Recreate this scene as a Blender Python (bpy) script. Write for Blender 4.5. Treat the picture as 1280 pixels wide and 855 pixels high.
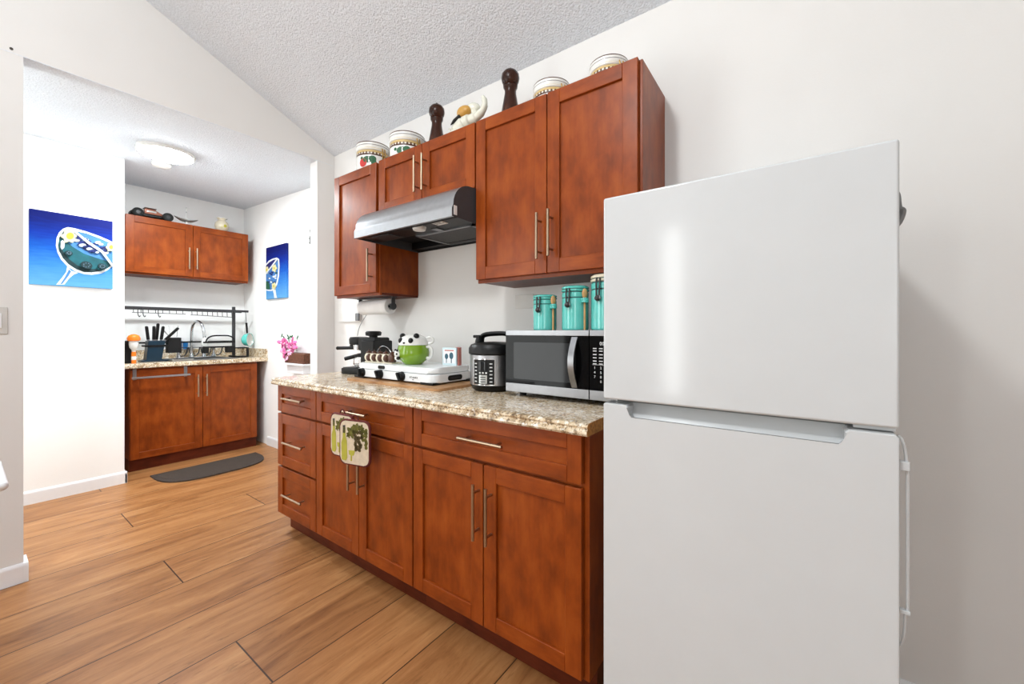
import bpy, bmesh, math, random
from mathutils import Matrix, Vector
random.seed(7)
for o in list(bpy.data.objects): bpy.data.objects.remove(o)
S = bpy.context.scene
COL = S.collection
PI = math.pi

# ------------------------------------------------------------------ camera
F_PX, YAW, V0, CAM_D, CAM_H = 501.016, 0.6254, 413.96, 1.7446, 1.1859
cam = bpy.data.cameras.new('camera'); cam_o = bpy.data.objects.new('camera', cam); COL.objects.link(cam_o)
cam.sensor_fit = 'HORIZONTAL'; cam.sensor_width = 36.0
cam.lens = F_PX / 1280 * 36.0
cam.shift_y = (V0 - 427.5) / 1280
cam.clip_start = 0.02
cam_o.location = (0, -CAM_D, CAM_H)
cam_o.rotation_euler = (PI/2, 0, YAW)
S.camera = cam_o

# ------------------------------------------------------------------ world, lights, exposure
w = bpy.data.worlds.new('world'); S.world = w; w.use_nodes = True
w.node_tree.nodes['Background'].inputs[0].default_value = (0.9, 0.95, 1, 1)
w.node_tree.nodes['Background'].inputs[1].default_value = 0.3
S.view_settings.view_transform = 'Standard'; S.view_settings.look = 'None'
S.view_settings.gamma = 1; S.view_settings.use_curve_mapping = False
S.view_settings.exposure = 0.32

def area(name, loc, direction, sx, sy, watts, color=(1, 1, 1)):
    l = bpy.data.lights.new(name, 'AREA'); l.shape = 'RECTANGLE'; l.size = sx; l.size_y = sy
    l.energy = watts; l.color = color
    o = bpy.data.objects.new(name, l); COL.objects.link(o); o.location = loc
    o.rotation_euler = Vector(direction).to_track_quat('-Z', 'Y').to_euler()
    return o
DAY = (0.93, 0.975, 0.965)
area('daylight_sliding_door', (-2.93, -2.95, 1.25), (1, 0.35, 0), 1.9, 2.1, 50, DAY)
area('added_rear_fill', (1.55, -5.1, 1.5), (-0.15, 1, 0), 1.5, 1.4, 19, DAY)  # unseen fill light, added to lift the right-hand wall
area('daylight_sidelight', (-1.36, -5.12, 1.45), (0, 1, 0), 0.2, 2.2, 12, DAY)
area('daylight_alcove_window', (-3.65, -2.5, 1.45), (-0.1, 1, 0), 0.9, 1.2, 6, DAY)
pl = bpy.data.lights.new('added_overhead_fill', 'POINT'); pl.energy = 74; pl.color = (0.965, 0.975, 0.965); pl.shadow_soft_size = 0.14
pl_o = bpy.data.objects.new('added_overhead_fill', pl); COL.objects.link(pl_o); pl_o.location = (-0.85, -2.3, 3.0)  # unseen lamp added overhead to brighten wall cabinets and header

# ------------------------------------------------------------------ materials
def lin(c):
    c = c / 255.0
    return c / 12.92 if c <= 0.04045 else ((c + 0.055) / 1.055) ** 2.4
def rgb(r, g, b): return (lin(r), lin(g), lin(b), 1)

class N:
    def __init__(s, name):
        s.m = bpy.data.materials.new(name); s.m.use_nodes = True
        s.t = s.m.node_tree; s.b = s.t.nodes['Principled BSDF']
    def n(s, typ, **kw):
        x = s.t.nodes.new(typ)
        for k, v in kw.items():
            if k.startswith('i_'):
                key = k[2:]; key = int(key) if key.isdigit() else key.replace('_', ' ')
                x.inputs[key].default_value = v
            else: setattr(x, k, v)
        return x
    def l(s, a, b): s.t.links.new(a, b)
    def coord(s, scale=(1, 1, 1), kind='Object'):
        tc = s.n('ShaderNodeTexCoord'); mp = s.n('ShaderNodeMapping'); mp.inputs['Scale'].default_value = scale
        s.l(tc.outputs[kind], mp.inputs[0]); return mp.outputs[0]
    def math(s, op, a, b=None):
        m = s.n('ShaderNodeMath', operation=op)
        for i, v in enumerate((a, b)):
            if v is None: continue
            if isinstance(v, (int, float)): m.inputs[i].default_value = v
            else: s.l(v, m.inputs[i])
        return m.outputs[0]
    def ramp(s, fac, stops):
        r = s.n('ShaderNodeValToRGB'); e = r.color_ramp.elements
        while len(e) < len(stops): e.new(0.5)
        for el, (p, c) in zip(e, stops): el.position = p; el.color = c
        s.l(fac, r.inputs[0]); return r.outputs[0]
    def mix(s, fac, a, b, mode='MIX'):
        m = s.n('ShaderNodeMix', data_type='RGBA', blend_type=mode)
        for sock, v in ((m.inputs[0], fac), (m.inputs[6], a), (m.inputs[7], b)):
            if isinstance(v, (int, float, tuple)): sock.default_value = v
            else: s.l(v, sock)
        return m.outputs[2]
    def bump(s, h, strength, dist=0.002):
        b = s.n('ShaderNodeBump'); b.inputs['Strength'].default_value = strength; b.inputs['Distance'].default_value = dist
        s.l(h, b.inputs['Height']); s.l(b.outputs[0], s.b.inputs['Normal'])

def pbr(name, col, rough=0.5, metal=0.0, coat=0.0, vary=0.04, scale=12, spec=None, **kw):
    """plain procedural material with a slight noise variation"""
    x = N(name); c = rgb(*col)
    no = x.n('ShaderNodeTexNoise'); no.inputs['Scale'].default_value = scale; no.inputs['Detail'].default_value = 3
    x.l(x.coord(), no.inputs['Vector'])
    d = tuple(max(0, v * (1 - vary * 2)) for v in c[:3]) + (1,)
    u = tuple(min(1, v * (1 + vary)) for v in c[:3]) + (1,)
    x.l(x.ramp(no.outputs[0], [(0.3, d), (0.7, u)]), x.b.inputs['Base Color'])
    x.b.inputs['Roughness'].default_value = rough; x.b.inputs['Metallic'].default_value = metal
    x.b.inputs['Coat Weight'].default_value = coat; x.b.inputs['Coat Roughness'].default_value = 0.1
    if spec is not None: x.b.inputs['Specular IOR Level'].default_value = spec
    for k, v in kw.items(): x.b.inputs[k.replace('_', ' ')].default_value = v
    return x.m

def wood(name, dark, mid, light, rough=0.38, along=2):
    x = N(name)
    sc = [12, 12, 12]; sc[along] = 6.0
    n1 = x.n('ShaderNodeTexNoise'); n1.inputs['Scale'].default_value = 1.0; n1.inputs['Detail'].default_value = 4; n1.inputs['Roughness'].default_value = 0.6
    x.l(x.coord(tuple(sc)), n1.inputs['Vector'])
    sf = [90, 90, 90]; sf[along] = 5
    n2 = x.n('ShaderNodeTexNoise'); n2.inputs['Scale'].default_value = 1.0; n2.inputs['Detail'].default_value = 3
    x.l(x.coord(tuple(sf)), n2.inputs['Vector'])
    base = x.ramp(n1.outputs[0], [(0.3, rgb(*dark)), (0.5, rgb(*mid)), (0.72, rgb(*light))])
    g = x.ramp(n2.outputs[0], [(0.3, (0.82, 0.80, 0.78, 1)), (0.7, (1.06, 1.06, 1.06, 1))])
    x.l(x.mix(0.55, base, g, 'MULTIPLY'), x.b.inputs['Base Color'])
    x.b.inputs['Roughness'].default_value = rough; x.b.inputs['Specular IOR Level'].default_value = 0.14
    x.b.inputs['Coat Weight'].default_value = 0.22; x.b.inputs['Coat Roughness'].default_value = 0.25
    return x.m

def wall_mat(name, col, strength=0.12):
    x = N(name)
    n1 = x.n('ShaderNodeTexNoise'); n1.inputs['Scale'].default_value = 160; n1.inputs['Detail'].default_value = 3
    x.l(x.coord(), n1.inputs['Vector']); x.bump(n1.outputs[0], strength, 0.002)
    n2 = x.n('ShaderNodeTexNoise'); n2.inputs['Scale'].default_value = 2.5; x.l(x.coord(), n2.inputs['Vector'])
    c = rgb(*col); d = tuple(v * 0.97 for v in c[:3]) + (1,)
    x.l(x.ramp(n2.outputs[0], [(0.35, d), (0.65, c)]), x.b.inputs['Base Color'])
    x.b.inputs['Roughness'].default_value = 0.75; x.b.inputs['Specular IOR Level'].default_value = 0.25
    return x.m

def popcorn_mat():
    x = N('popcorn_ceiling'); co = x.coord()
    v = x.n('ShaderNodeTexVoronoi'); v.inputs['Scale'].default_value = 105; x.l(co, v.inputs['Vector'])
    n1 = x.n('ShaderNodeTexNoise'); n1.inputs['Scale'].default_value = 150; n1.inputs['Detail'].default_value = 4; x.l(co, n1.inputs['Vector'])
    h = x.math('ADD', x.math('MULTIPLY', v.outputs[0], -1.0), x.math('MULTIPLY', n1.outputs[0], 1.3))
    x.bump(h, 0.6, 0.006)
    x.l(x.ramp(n1.outputs[0], [(0.3, rgb(216, 222, 229)), (0.6, rgb(230, 236, 243))]), x.b.inputs['Base Color'])
    x.b.inputs['Roughness'].default_value = 0.95; x.b.inputs['Specular IOR Level'].default_value = 0.1
    return x.m

def floor_mat():
    x = N('plank_floor'); tc = x.n('ShaderNodeTexCoord'); sep = x.n('ShaderNodeSeparateXYZ'); x.l(tc.outputs['Object'], sep.inputs[0])
    W, L = 0.3054, 1.83
    rx = x.math('DIVIDE', x.math('ADD', sep.outputs[0], 3.585 + W * 30), W)
    row = x.math('FLOOR', rx); fx = x.math('FRACT', rx)
    off = x.math('MULTIPLY', x.math('MODULO', row, 3.0), 0.61)
    ry = x.math('DIVIDE', x.math('SUBTRACT', x.math('ADD', sep.outputs[1], 1.12 + L * 10), off), L)
    cell = x.math('FLOOR', ry); fy = x.math('FRACT', ry)
    ex = x.math('MINIMUM', fx, x.math('SUBTRACT', 1.0, fx)); ey = x.math('MINIMUM', fy, x.math('SUBTRACT', 1.0, fy))
    gap = x.math('MAXIMUM', x.math('LESS_THAN', x.math('MULTIPLY', ex, W), 0.0022), x.math('LESS_THAN', x.math('MULTIPLY', ey, L), 0.0026))
    cid = x.n('ShaderNodeCombineXYZ'); x.l(row, cid.inputs[0]); x.l(cell, cid.inputs[1])
    wn = x.n('ShaderNodeTexWhiteNoise'); x.l(cid.outputs[0], wn.inputs['Vector'])
    # grain coordinates, shifted for every board
    sh = x.n('ShaderNodeVectorMath', operation='SCALE'); x.l(wn.outputs['Color'], sh.inputs[0]); sh.inputs['Scale'].default_value = 13.0
    ad = x.n('ShaderNodeVectorMath', operation='ADD'); x.l(tc.outputs['Object'], ad.inputs[0]); x.l(sh.outputs[0], ad.inputs[1])
    def grain(sx, sy, det, rough=0.6, dist=0.0):
        mp = x.n('ShaderNodeMapping'); mp.inputs['Scale'].default_value = (sx, sy, 1); x.l(ad.outputs[0], mp.inputs[0])
        n = x.n('ShaderNodeTexNoise'); n.inputs['Scale'].default_value = 1; n.inputs['Detail'].default_value = det; n.inputs['Roughness'].default_value = rough
        n.inputs['Distortion'].default_value = dist
        x.l(mp.outputs[0], n.inputs['Vector']); return n.outputs[0]
    g1 = grain(12, 1.6, 6, 0.66, 1.0); g2 = grain(150, 9, 4, 0.7); g3 = grain(26, 3.4, 7, 0.74, 2.2)
    base = x.ramp(g1, [(0.25, rgb(124, 78, 42)), (0.45, rgb(160, 109, 65)), (0.6, rgb(178, 127, 80)), (0.8, rgb(196, 150, 102))])
    st = x.ramp(g3, [(0.33, (0.50, 0.44, 0.38, 1)), (0.43, (0.94, 0.93, 0.91, 1)), (0.7, (1.04, 1.04, 1.04, 1))])
    fi = x.ramp(g2, [(0.3, (0.86, 0.85, 0.84, 1)), (0.7, (1.04, 1.04, 1.04, 1))])
    c = x.mix(0.75, base, st, 'MULTIPLY'); c = x.mix(0.7, c, fi, 'MULTIPLY')
    tone = x.ramp(wn.outputs['Value'], [(0, (0.86, 0.85, 0.84, 1)), (1, (1.06, 1.06, 1.06, 1))])
    c = x.mix(0.9, c, tone, 'MULTIPLY')
    c = x.mix(gap, c, rgb(62, 38, 22))
    x.l(c, x.b.inputs['Base Color']); x.b.inputs['Roughness'].default_value = 0.40; x.b.inputs['Specular IOR Level'].default_value = 0.32
    x.bump(x.math('ADD', x.math('MULTIPLY', gap, -1.0), x.math('MULTIPLY', g2, 0.12)), 0.35, 0.002)
    return x.m

def granite_mat():
    x = N('granite_laminate'); co = x.coord()
    def noise(sc, det=4, r=0.6):
        n = x.n('ShaderNodeTexNoise'); n.inputs['Scale'].default_value = sc; n.inputs['Detail'].default_value = det; n.inputs['Roughness'].default_value = r
        x.l(co, n.inputs['Vector']); return n.outputs[0]
    v = x.n('ShaderNodeTexVoronoi'); v.inputs['Scale'].default_value = 130; x.l(co, v.inputs['Vector'])
    base = x.ramp(noise(16), [(0.32, rgb(160, 136, 106)), (0.45, rgb(212, 190, 156)), (0.56, rgb(232, 219, 196)), (0.7, rgb(200, 162, 112))])
    sp = x.ramp(noise(110, 3), [(0.33, rgb(84, 74, 70)), (0.43, rgb(172, 158, 144)), (0.5, (1, 1, 1, 1)), (0.62, (1, 1, 1, 1))])
    c = x.mix(0.8, base, sp, 'MULTIPLY')
    li = x.ramp(noise(52, 2), [(0.56, (0, 0, 0, 1)), (0.64, (1, 1, 1, 1))])
    c = x.mix(li, c, rgb(240, 234, 222))
    ch = x.ramp(v.outputs['Color'], [(0.0, (0.84, 0.84, 0.84, 1)), (1, (1.08, 1.06, 1.04, 1))])
    c = x.mix(0.6, c, ch, 'MULTIPLY')
    x.l(c, x.b.inputs['Base Color']); x.b.inputs['Roughness'].default_value = 0.2
    return x.m

def emis(name, col, strength):
    x = N(name); x.b.inputs['Base Color'].default_value = rgb(*col); x.b.inputs['Emission Color'].default_value = rgb(*col)
    x.b.inputs['Emission Strength'].default_value = strength; return x.m

def glass(name, col=(255, 255, 255), rough=0.02):
    x = N(name); x.b.inputs['Base Color'].default_value = rgb(*col); x.b.inputs['Roughness'].default_value = rough
    x.b.inputs['Transmission Weight'].default_value = 1.0; x.b.inputs['IOR'].default_value = 1.45
    return x.m

def sea_paint():
    """painted canvas ground: brushed bands from navy at the top to sky blue below"""
    x = N('blue_brushed_paint'); tc = x.n('ShaderNodeTexCoord'); sep = x.n('ShaderNodeSeparateXYZ'); x.l(tc.outputs['Generated'], sep.inputs[0])
    n = x.n('ShaderNodeTexNoise'); n.inputs['Scale'].default_value = 3.5; n.inputs['Detail'].default_value = 4
    x.l(x.coord((1, 1, 9), 'Generated'), n.inputs['Vector'])
    f = x.math('ADD', sep.outputs[2], x.math('MULTIPLY', x.math('SUBTRACT', n.outputs[0], 0.5), 0.22))
    x.l(x.ramp(f, [(0.0, rgb(88, 148, 196)), (0.28, rgb(54, 118, 186)), (0.5, rgb(18, 78, 164)), (0.7, rgb(8, 40, 132)), (0.9, rgb(6, 18, 88))]), x.b.inputs['Base Color'])
    x.b.inputs['Roughness'].default_value = 0.6; x.b.inputs['Specular IOR Level'].default_value = 0.12
    return x.m

M = dict(
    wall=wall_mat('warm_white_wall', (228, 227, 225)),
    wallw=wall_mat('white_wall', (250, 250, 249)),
    ceil=popcorn_mat(), floor=floor_mat(), granite=granite_mat(),
    trim=pbr('white_trim', (236, 237, 240), 0.4, vary=0.01),
    cab=wood('cherry_stain_vertical', (114, 49, 12), (139, 62, 16), (158, 77, 24), along=2),
    cabh=wood('cherry_stain_horizontal', (114, 49, 12), (139, 62, 16), (158, 77, 24), along=0),
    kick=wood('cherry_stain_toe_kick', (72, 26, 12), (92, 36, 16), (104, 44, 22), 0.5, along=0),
    nickel=pbr('brushed_nickel', (176, 154, 130), 0.34, 1.0),
    hoodsteel=pbr('hood_stainless', (178, 180, 184), 0.36, 1.0, vary=0.03, scale=40),
    steel=pbr('stainless_steel', (150, 151, 154), 0.34, 1.0, vary=0.03, scale=40),
    chrome=pbr('chrome', (210, 212, 215), 0.08, 1.0),
    white=pbr('white_enamel', (203, 206, 208), 0.125, vary=0.006),
    stove=pbr('white_stove_enamel', (236, 240, 242), 0.25, vary=0.01),
    seal_and_lip_shade=pbr('grey_gasket_and_lip_shade', (120, 122, 120), 0.6),
    greyp=pbr('grey_plastic', (128, 130, 132), 0.5),
    black=pbr('black_plastic', (14, 14, 15), 0.4, spec=0.3),
    blackm=pbr('matte_black', (18, 18, 19), 0.6, spec=0.3),
    dkgrey=pbr('charcoal_metal', (58, 58, 60), 0.45, 0.4),
    dksteel=pbr('dark_hood_steel', (66, 67, 70), 0.55, 0.0, spec=0.3),
    blackgl=pbr('black_glass', (8, 8, 9), 0.06, spec=0.13),
    mesh=pbr('filter_mesh', (66, 66, 66), 0.5, 0.6, vary=0.3, scale=220),
    sticker=pbr('white_sticker', (232, 232, 230), 0.6),
    grit=pbr('grey_print', (120, 120, 120), 0.7),
    teal=pbr('teal_glaze', (92, 200, 190), 0.16, coat=0.6),
    tealdk=pbr('teal_glaze_groove', (24, 84, 82), 0.3),
    cream=pbr('cream_glaze', (224, 214, 190), 0.25),
    ceram=pbr('white_ceramic', (238, 238, 234), 0.22, coat=0.3),
    beech=pbr('beech_wood', (206, 158, 104), 0.55, vary=0.1, scale=30),
    board=wood('acacia_board', (150, 106, 70), (186, 142, 100), (208, 168, 126), 0.5, along=0),
    chip=pbr('raw_chipboard', (178, 120, 58), 0.9, vary=0.2, scale=90),
    paper=pbr('paper_towel', (246, 246, 246), 0.95),
    green=pbr('lime_green_glaze', (120, 158, 26), 0.18, coat=0.5),
    mill=wood('dark_walnut', (40, 20, 12), (58, 30, 18), (78, 44, 28), 0.25, along=2),
    gold=pbr('gold_brown_glaze', (196, 148, 66), 0.35),
    brownb=pbr('brown_glaze', (78, 44, 26), 0.35),
    tanb=pbr('tan_glaze', (206, 178, 120), 0.4),
    leaf=pbr('leaf_green', (26, 92, 52), 0.45, vary=0.12),
    red=pbr('berry_red', (204, 62, 58), 0.4),
    orangefruit=pbr('peach_orange', (216, 132, 84), 0.45),
    brass=pbr('aged_brass', (196, 160, 92), 0.3, 1.0),
    glaze_ivory=pbr('ivory_glaze', (226, 226, 212), 0.2, coat=0.4),
    maroon=pbr('maroon_binding', (92, 24, 22), 0.8),
    quilt=pbr('quilted_cotton', (210, 194, 170), 0.9, vary=0.06, scale=60),
    olive=pbr('olive_print', (104, 100, 40), 0.9, vary=0.25, scale=60),
    wine=pbr('white_wine_print', (170, 164, 60), 0.9, vary=0.1),
    grape=pbr('grape_print', (98, 82, 48), 0.9, vary=0.3, scale=120),
    mat=pbr('grey_brown_mat', (58, 48, 42), 0.85, vary=0.12, scale=50),
    matedge=pbr('mat_border', (74, 64, 56), 0.85),
    lamp=emis('lit_diffuser', (246, 253, 255), 138.0),
    paint=sea_paint(),
    p_white=pbr('white_paint', (204, 210, 214), 0.5), p_teal=pbr('teal_paint', (8, 84, 94), 0.5, vary=0.2, scale=14),
    p_dteal=pbr('dark_teal_paint', (5, 42, 48), 0.5), p_navy=pbr('navy_paint', (10, 34, 104), 0.5, vary=0.3, scale=40),
    p_sky=pbr('sky_paint', (58, 116, 176), 0.5, vary=0.1), p_yel=pbr('yellow_paint', (188, 178, 48), 0.5),
    p_cream=pbr('cream_paint', (206, 198, 152), 0.5), p_green=pbr('green_paint', (12, 84, 60), 0.5),
    canvas=pbr('canvas_edge', (90, 112, 130), 0.8),
    orange=pbr('orange_plastic', (244, 126, 24), 0.4), bluep=pbr('petrol_blue_plastic', (10, 42, 60), 0.3),
    bluecup=pbr('blue_plastic', (36, 120, 190), 0.35), greens=pbr('green_sponge', (40, 140, 110), 0.9),
    glass=glass('clear_glass'),
    silverp=pbr('pewter', (176, 178, 176), 0.3, 0.9),
    redbrown=pbr('copper_body_paint', (150, 92, 72), 0.25, 0.3), rubber=pbr('tyre_rubber', (22, 24, 24), 0.85),
    pink=pbr('pink_petal', (222, 110, 168), 0.6, vary=0.15, scale=30), palepink=pbr('pale_pink_petal', (236, 176, 206), 0.6, vary=0.1, scale=30),
    basket=pbr('brown_wicker', (104, 62, 42), 0.8, vary=0.25, scale=80),
    cord=pbr('grey_cord', (150, 150, 150), 0.6),
    photo=pbr('pale_card', (206, 226, 232), 0.4), cardink=pbr('card_ink', (50, 92, 110), 0.5), cardred=pbr('card_red', (196, 120, 110), 0.5),
    lcd=pbr('dark_display', (34, 35, 37), 0.06, spec=0.22), ink=pbr('white_print', (214, 214, 214), 0.5),
    greysw=pbr('switch_plate', (206, 204, 200), 0.4), dark=pbr('dark_mark', (70, 66, 62), 0.8),
    peach=pbr('raw_edge', (206, 170, 140), 0.7),
)

# ------------------------------------------------------------------ mesh builder
class MB:
    """collects shapes, then becomes ONE mesh; mats are looked up by key"""
    def __init__(s): s.bm = bmesh.new(); s.keys = []
    def _add(s, t, mat, smooth=True, mx=None):
        if mat not in s.keys: s.keys.append(mat)
        i = s.keys.index(mat)
        if mx is not None: bmesh.ops.transform(t, matrix=mx, verts=t.verts)
        bmesh.ops.recalc_face_normals(t, faces=t.faces)
        for f in t.faces: f.material_index = i; f.smooth = smooth
        me = bpy.data.meshes.new('tmp'); t.to_mesh(me); t.free(); s.bm.from_mesh(me); bpy.data.meshes.remove(me)
        return s
    def box(s, x0, x1, y0, y1, z0, z1, mat, bev=0.0, seg=2, mx=None):
        t = bmesh.new()
        bmesh.ops.create_cube(t, size=1, matrix=Matrix.Translation(((x0+x1)/2, (y0+y1)/2, (z0+z1)/2)) @ Matrix.Diagonal((abs(x1-x0), abs(y1-y0), abs(z1-z0), 1)))
        if bev: bmesh.ops.bevel(t, geom=list(t.edges), offset=bev, segments=seg, affect='EDGES', profile=0.5)
        return s._add(t, mat, mx=mx)
    def prism(s, pts, a, b, axis, mat, bev=0.0, seg=2, mx=None):
        """closed polygon extruded from a to b; axis X: pts=(y,z); Y: pts=(x,z); Z: pts=(x,y)"""
        t = bmesh.new()
        def P(p, q): return {'X': (q, p[0], p[1]), 'Y': (p[0], q, p[1]), 'Z': (p[0], p[1], q)}[axis]
        va = [t.verts.new(P(p, a)) for p in pts]; vb = [t.verts.new(P(p, b)) for p in pts]
        fa = t.faces.new(va); fb = t.faces.new(vb[::-1]); n = len(pts)
        for i in range(n): t.faces.new((va[i], vb[i], vb[(i+1) % n], va[(i+1) % n]))
        if bev:
            es = set(fa.edges) | set(fb.edges)
            bmesh.ops.bevel(t, geom=list(es), offset=bev, segments=seg, affect='EDGES', profile=0.5)
        return s._add(t, mat, mx=mx)
    def lathe(s, prof, mat, seg=32, mx=None, cx=0, cy=0):
        """prof: (r, z) rows, or (r, z, matkey) to colour the band that starts there"""
        bands = []; cur = mat; run = []
        for p in prof:
            run.append(p[:2])
            if len(p) > 2 and p[2] != cur:
                if len(run) > 1: bands.append((cur, run))
                cur = p[2]; run = [p[:2]]
        if len(run) > 1: bands.append((cur, run))
        for mk, rr in bands:
            t = bmesh.new(); rings = []
            for r, z in rr:
                if r < 1e-5: rings.append([t.verts.new((cx, cy, z))])
                else: rings.append([t.verts.new((cx + r*math.cos(2*PI*k/seg), cy + r*math.sin(2*PI*k/seg), z)) for k in range(seg)])
            for A, B in zip(rings, rings[1:]):
                for k in range(seg):
                    k2 = (k+1) % seg
                    if len(A) == 1 and len(B) == 1: continue
                    if len(A) == 1: t.faces.new((A[0], B[k], B[k2]))
                    elif len(B) == 1: t.faces.new((A[k], B[0], A[k2]))
                    else: t.faces.new((A[k], A[k2], B[k2], B[k]))
            s._add(t, mk, mx=mx)
        return s
    def cyl(s, p, q, r, mat, seg=16, r2=None, mx=None):
        return s.tube([p, q], [r, r if r2 is None else r2], mat, seg, mx=mx)
    def tube(s, pts, r, mat, seg=8, closed=False, mx=None, flat=1.0):
        pts = [Vector(p) for p in pts]; n = len(pts)
        rs = r if isinstance(r, (list, tuple)) else [r] * n
        t = bmesh.new(); rings = []; prev = None
        for i, p in enumerate(pts):
            if closed: d = pts[(i+1) % n] - pts[i-1]
            else: d = pts[min(i+1, n-1)] - pts[max(i-1, 0)]
            d.normalize()
            if prev is None:
                up = Vector((0, 0, 1)) if abs(d.z) < 0.9 else Vector((0, 1, 0))
                a = d.cross(up).normalized()
            else: a = (prev - d * prev.dot(d)).normalized()
            prev = a; b = d.cross(a)
            rings.append([t.verts.new(p + (a*math.cos(2*PI*k/seg) + b*math.sin(2*PI*k/seg)*flat) * rs[i]) for k in range(seg)])
        m = n if closed else n - 1
        for i in range(m):
            A, B = rings[i], rings[(i+1) % n]
            for k in range(seg): t.faces.new((A[k], A[(k+1) % seg], B[(k+1) % seg], B[k]))
        if not closed: t.faces.new(rings[0][::-1]); t.faces.new(rings[-1])
        return s._add(t, mat, mx=mx)
    def ball(s, c, r, mat, seg=16, mx=None, rot=None):
        r = r if isinstance(r, (list, tuple)) else (r, r, r)
        t = bmesh.new(); R = rot if rot is not None else Matrix()
        bmesh.ops.create_uvsphere(t, u_segments=seg, v_segments=max(8, seg//2 + 2), radius=1, matrix=Matrix.Translation(c) @ R @ Matrix.Diagonal((r[0], r[1], r[2], 1)))
        return s._add(t, mat, mx=mx)
    def poly(s, pts, mat, mx=None):
        t = bmesh.new(); t.faces.new([t.verts.new(p) for p in pts]); return s._add(t, mat, smooth=False, mx=mx)
    def text(s, txt, size, mat, mx, depth=0.0003):
        cu = bpy.data.curves.new('t', 'FONT'); cu.body = txt; cu.size = size; cu.extrude = depth; cu.resolution_u = 3
        cu.align_x = 'CENTER'; cu.align_y = 'CENTER'
        o = bpy.data.objects.new('t', cu); COL.objects.link(o)
        dg = bpy.context.evaluated_depsgraph_get(); dg.update()
        me = bpy.data.meshes.new_from_object(o.evaluated_get(dg))
        t = bmesh.new(); t.from_mesh(me); bpy.data.objects.remove(o); bpy.data.curves.remove(cu); bpy.data.meshes.remove(me)
        return s._add(t, mat, smooth=False, mx=mx)
    def obj(s, name, sharp=35):
        me = bpy.data.meshes.new(name); s.bm.to_mesh(me); s.bm.free()
        for k in s.keys: me.materials.append(M[k])
        me.set_sharp_from_angle(angle=math.radians(sharp))
        o = bpy.data.objects.new(name, me); COL.objects.link(o)
        wn = o.modifiers.new('weighted_normals', 'WEIGHTED_NORMAL'); wn.mode = 'FACE_AREA'; wn.weight = 80; wn.keep_sharp = True
        return o

def thing(name, label, cat, loc=(0, 0, 0), rz=0.0, group=None):
    o = bpy.data.objects.new(name, None); COL.objects.link(o); o.empty_display_size = 0.05
    o.location = loc; o.rotation_euler = (0, 0, rz); o['label'] = label; o['category'] = cat
    if group: o['group'] = group
    return o
def root_of(o):
    while o.parent: o = o.parent
    return o
def part(name, mb, parent, label=None, world=True):
    """a child mesh; world=True: the shape was written in world coordinates of an unturned thing"""
    o = mb.obj(name)
    if world:
        l = root_of(parent).location; o.data.transform(Matrix.Translation((-l[0], -l[1], -l[2])))
    o.parent = parent
    if label: o['label'] = label
    return o
def single(name, mb, label, cat, group=None, base=None):
    o = mb.obj(name)
    if base: o.data.transform(Matrix.Translation((-base[0], -base[1], -base[2]))); o.location = base
    o['label'] = label; o['category'] = cat
    if group: o['group'] = group
    return o
def struct(name, mb):
    o = mb.obj(name); o['kind'] = 'structure'; return o
def T(x, y, z): return Matrix.Translation((x, y, z))
def R(a, ax): return Matrix.Rotation(a, 4, ax)
def smooth_path(pts, n=6):
    """Catmull-Rom through the points"""
    P = [Vector(p) for p in pts]; out = []
    for i in range(len(P)-1):
        a, b, c, d = P[max(i-1, 0)], P[i], P[i+1], P[min(i+2, len(P)-1)]
        for k in range(n):
            t = k/n
            out.append(0.5*((2*b) + (c-a)*t + (2*a-5*b+4*c-d)*t*t + (3*b-a-3*c+d)*t**3))
    out.append(P[-1]); return out
def rrect(x0, x1, y0, y1, r, n=5):
    o = []
    for cx, cy, a0 in ((x1-r, y1-r, 0), (x0+r, y1-r, PI/2), (x0+r, y0+r, PI), (x1-r, y0+r, 1.5*PI)):
        for k in range(n+1):
            a = a0 + k*PI/2/n; o.append((cx + r*math.cos(a), cy + r*math.sin(a)))
    return o

# ================================================================== SETTING
XG, XG2 = -2.99, -3.09                     # wall with the wide opening
XF, YR, XP = -5.12, 0.16, -4.29            # alcove: far wall, right wall, picture wall
EAVE, RIDGE_Y, SL, REAR, XR = 2.565, -2.6, 0.43, -5.2, 2.6
ridge = EAVE + SL * -RIDGE_Y; rear_z = ridge - SL * (RIDGE_Y - REAR)

struct('floor', MB().box(-5.3, XR + .1, REAR - .1, 0.3, -0.08, 0, 'floor'))
struct('wall_back', MB().box(XG2, XR + .1, 0, 0.12, 0, EAVE + .06, 'wall'))
g = MB().prism([(0, 0), (-.139, 0), (-.139, 2.488), (-1.56, 2.488), (-1.56, 0), (REAR, 0), (REAR, rear_z), (RIDGE_Y, ridge), (0, EAVE)], XG2, XG, 'X', 'wall')
struct('wall_left', g)
struct('wall_right', MB().prism([(0, 0), (REAR, 0), (REAR, rear_z), (RIDGE_Y, ridge), (0, EAVE)], XR, XR + .1, 'X', 'wall'))
struct('wall_rear', MB().box(XG2, XR + .1, REAR - .1, REAR, 0, rear_z, 'wall'))
t_ = .08
struct('ceiling', MB().prism([(0.12, EAVE - .12*SL), (RIDGE_Y, ridge), (REAR - .1, rear_z - .1*SL), (REAR - .1, rear_z - .1*SL + t_), (RIDGE_Y, ridge + t_), (0.12, EAVE - .12*SL + t_)], XG2, XR + .1, 'X', 'ceil'))
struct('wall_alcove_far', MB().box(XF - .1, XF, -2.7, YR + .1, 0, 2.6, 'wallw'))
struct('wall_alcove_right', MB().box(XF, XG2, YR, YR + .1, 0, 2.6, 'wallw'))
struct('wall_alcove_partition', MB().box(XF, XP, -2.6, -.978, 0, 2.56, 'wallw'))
struct('wall_alcove_left', MB().box(XF, XG2, -2.7, -2.6, 0, 2.6, 'wallw'))
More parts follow.
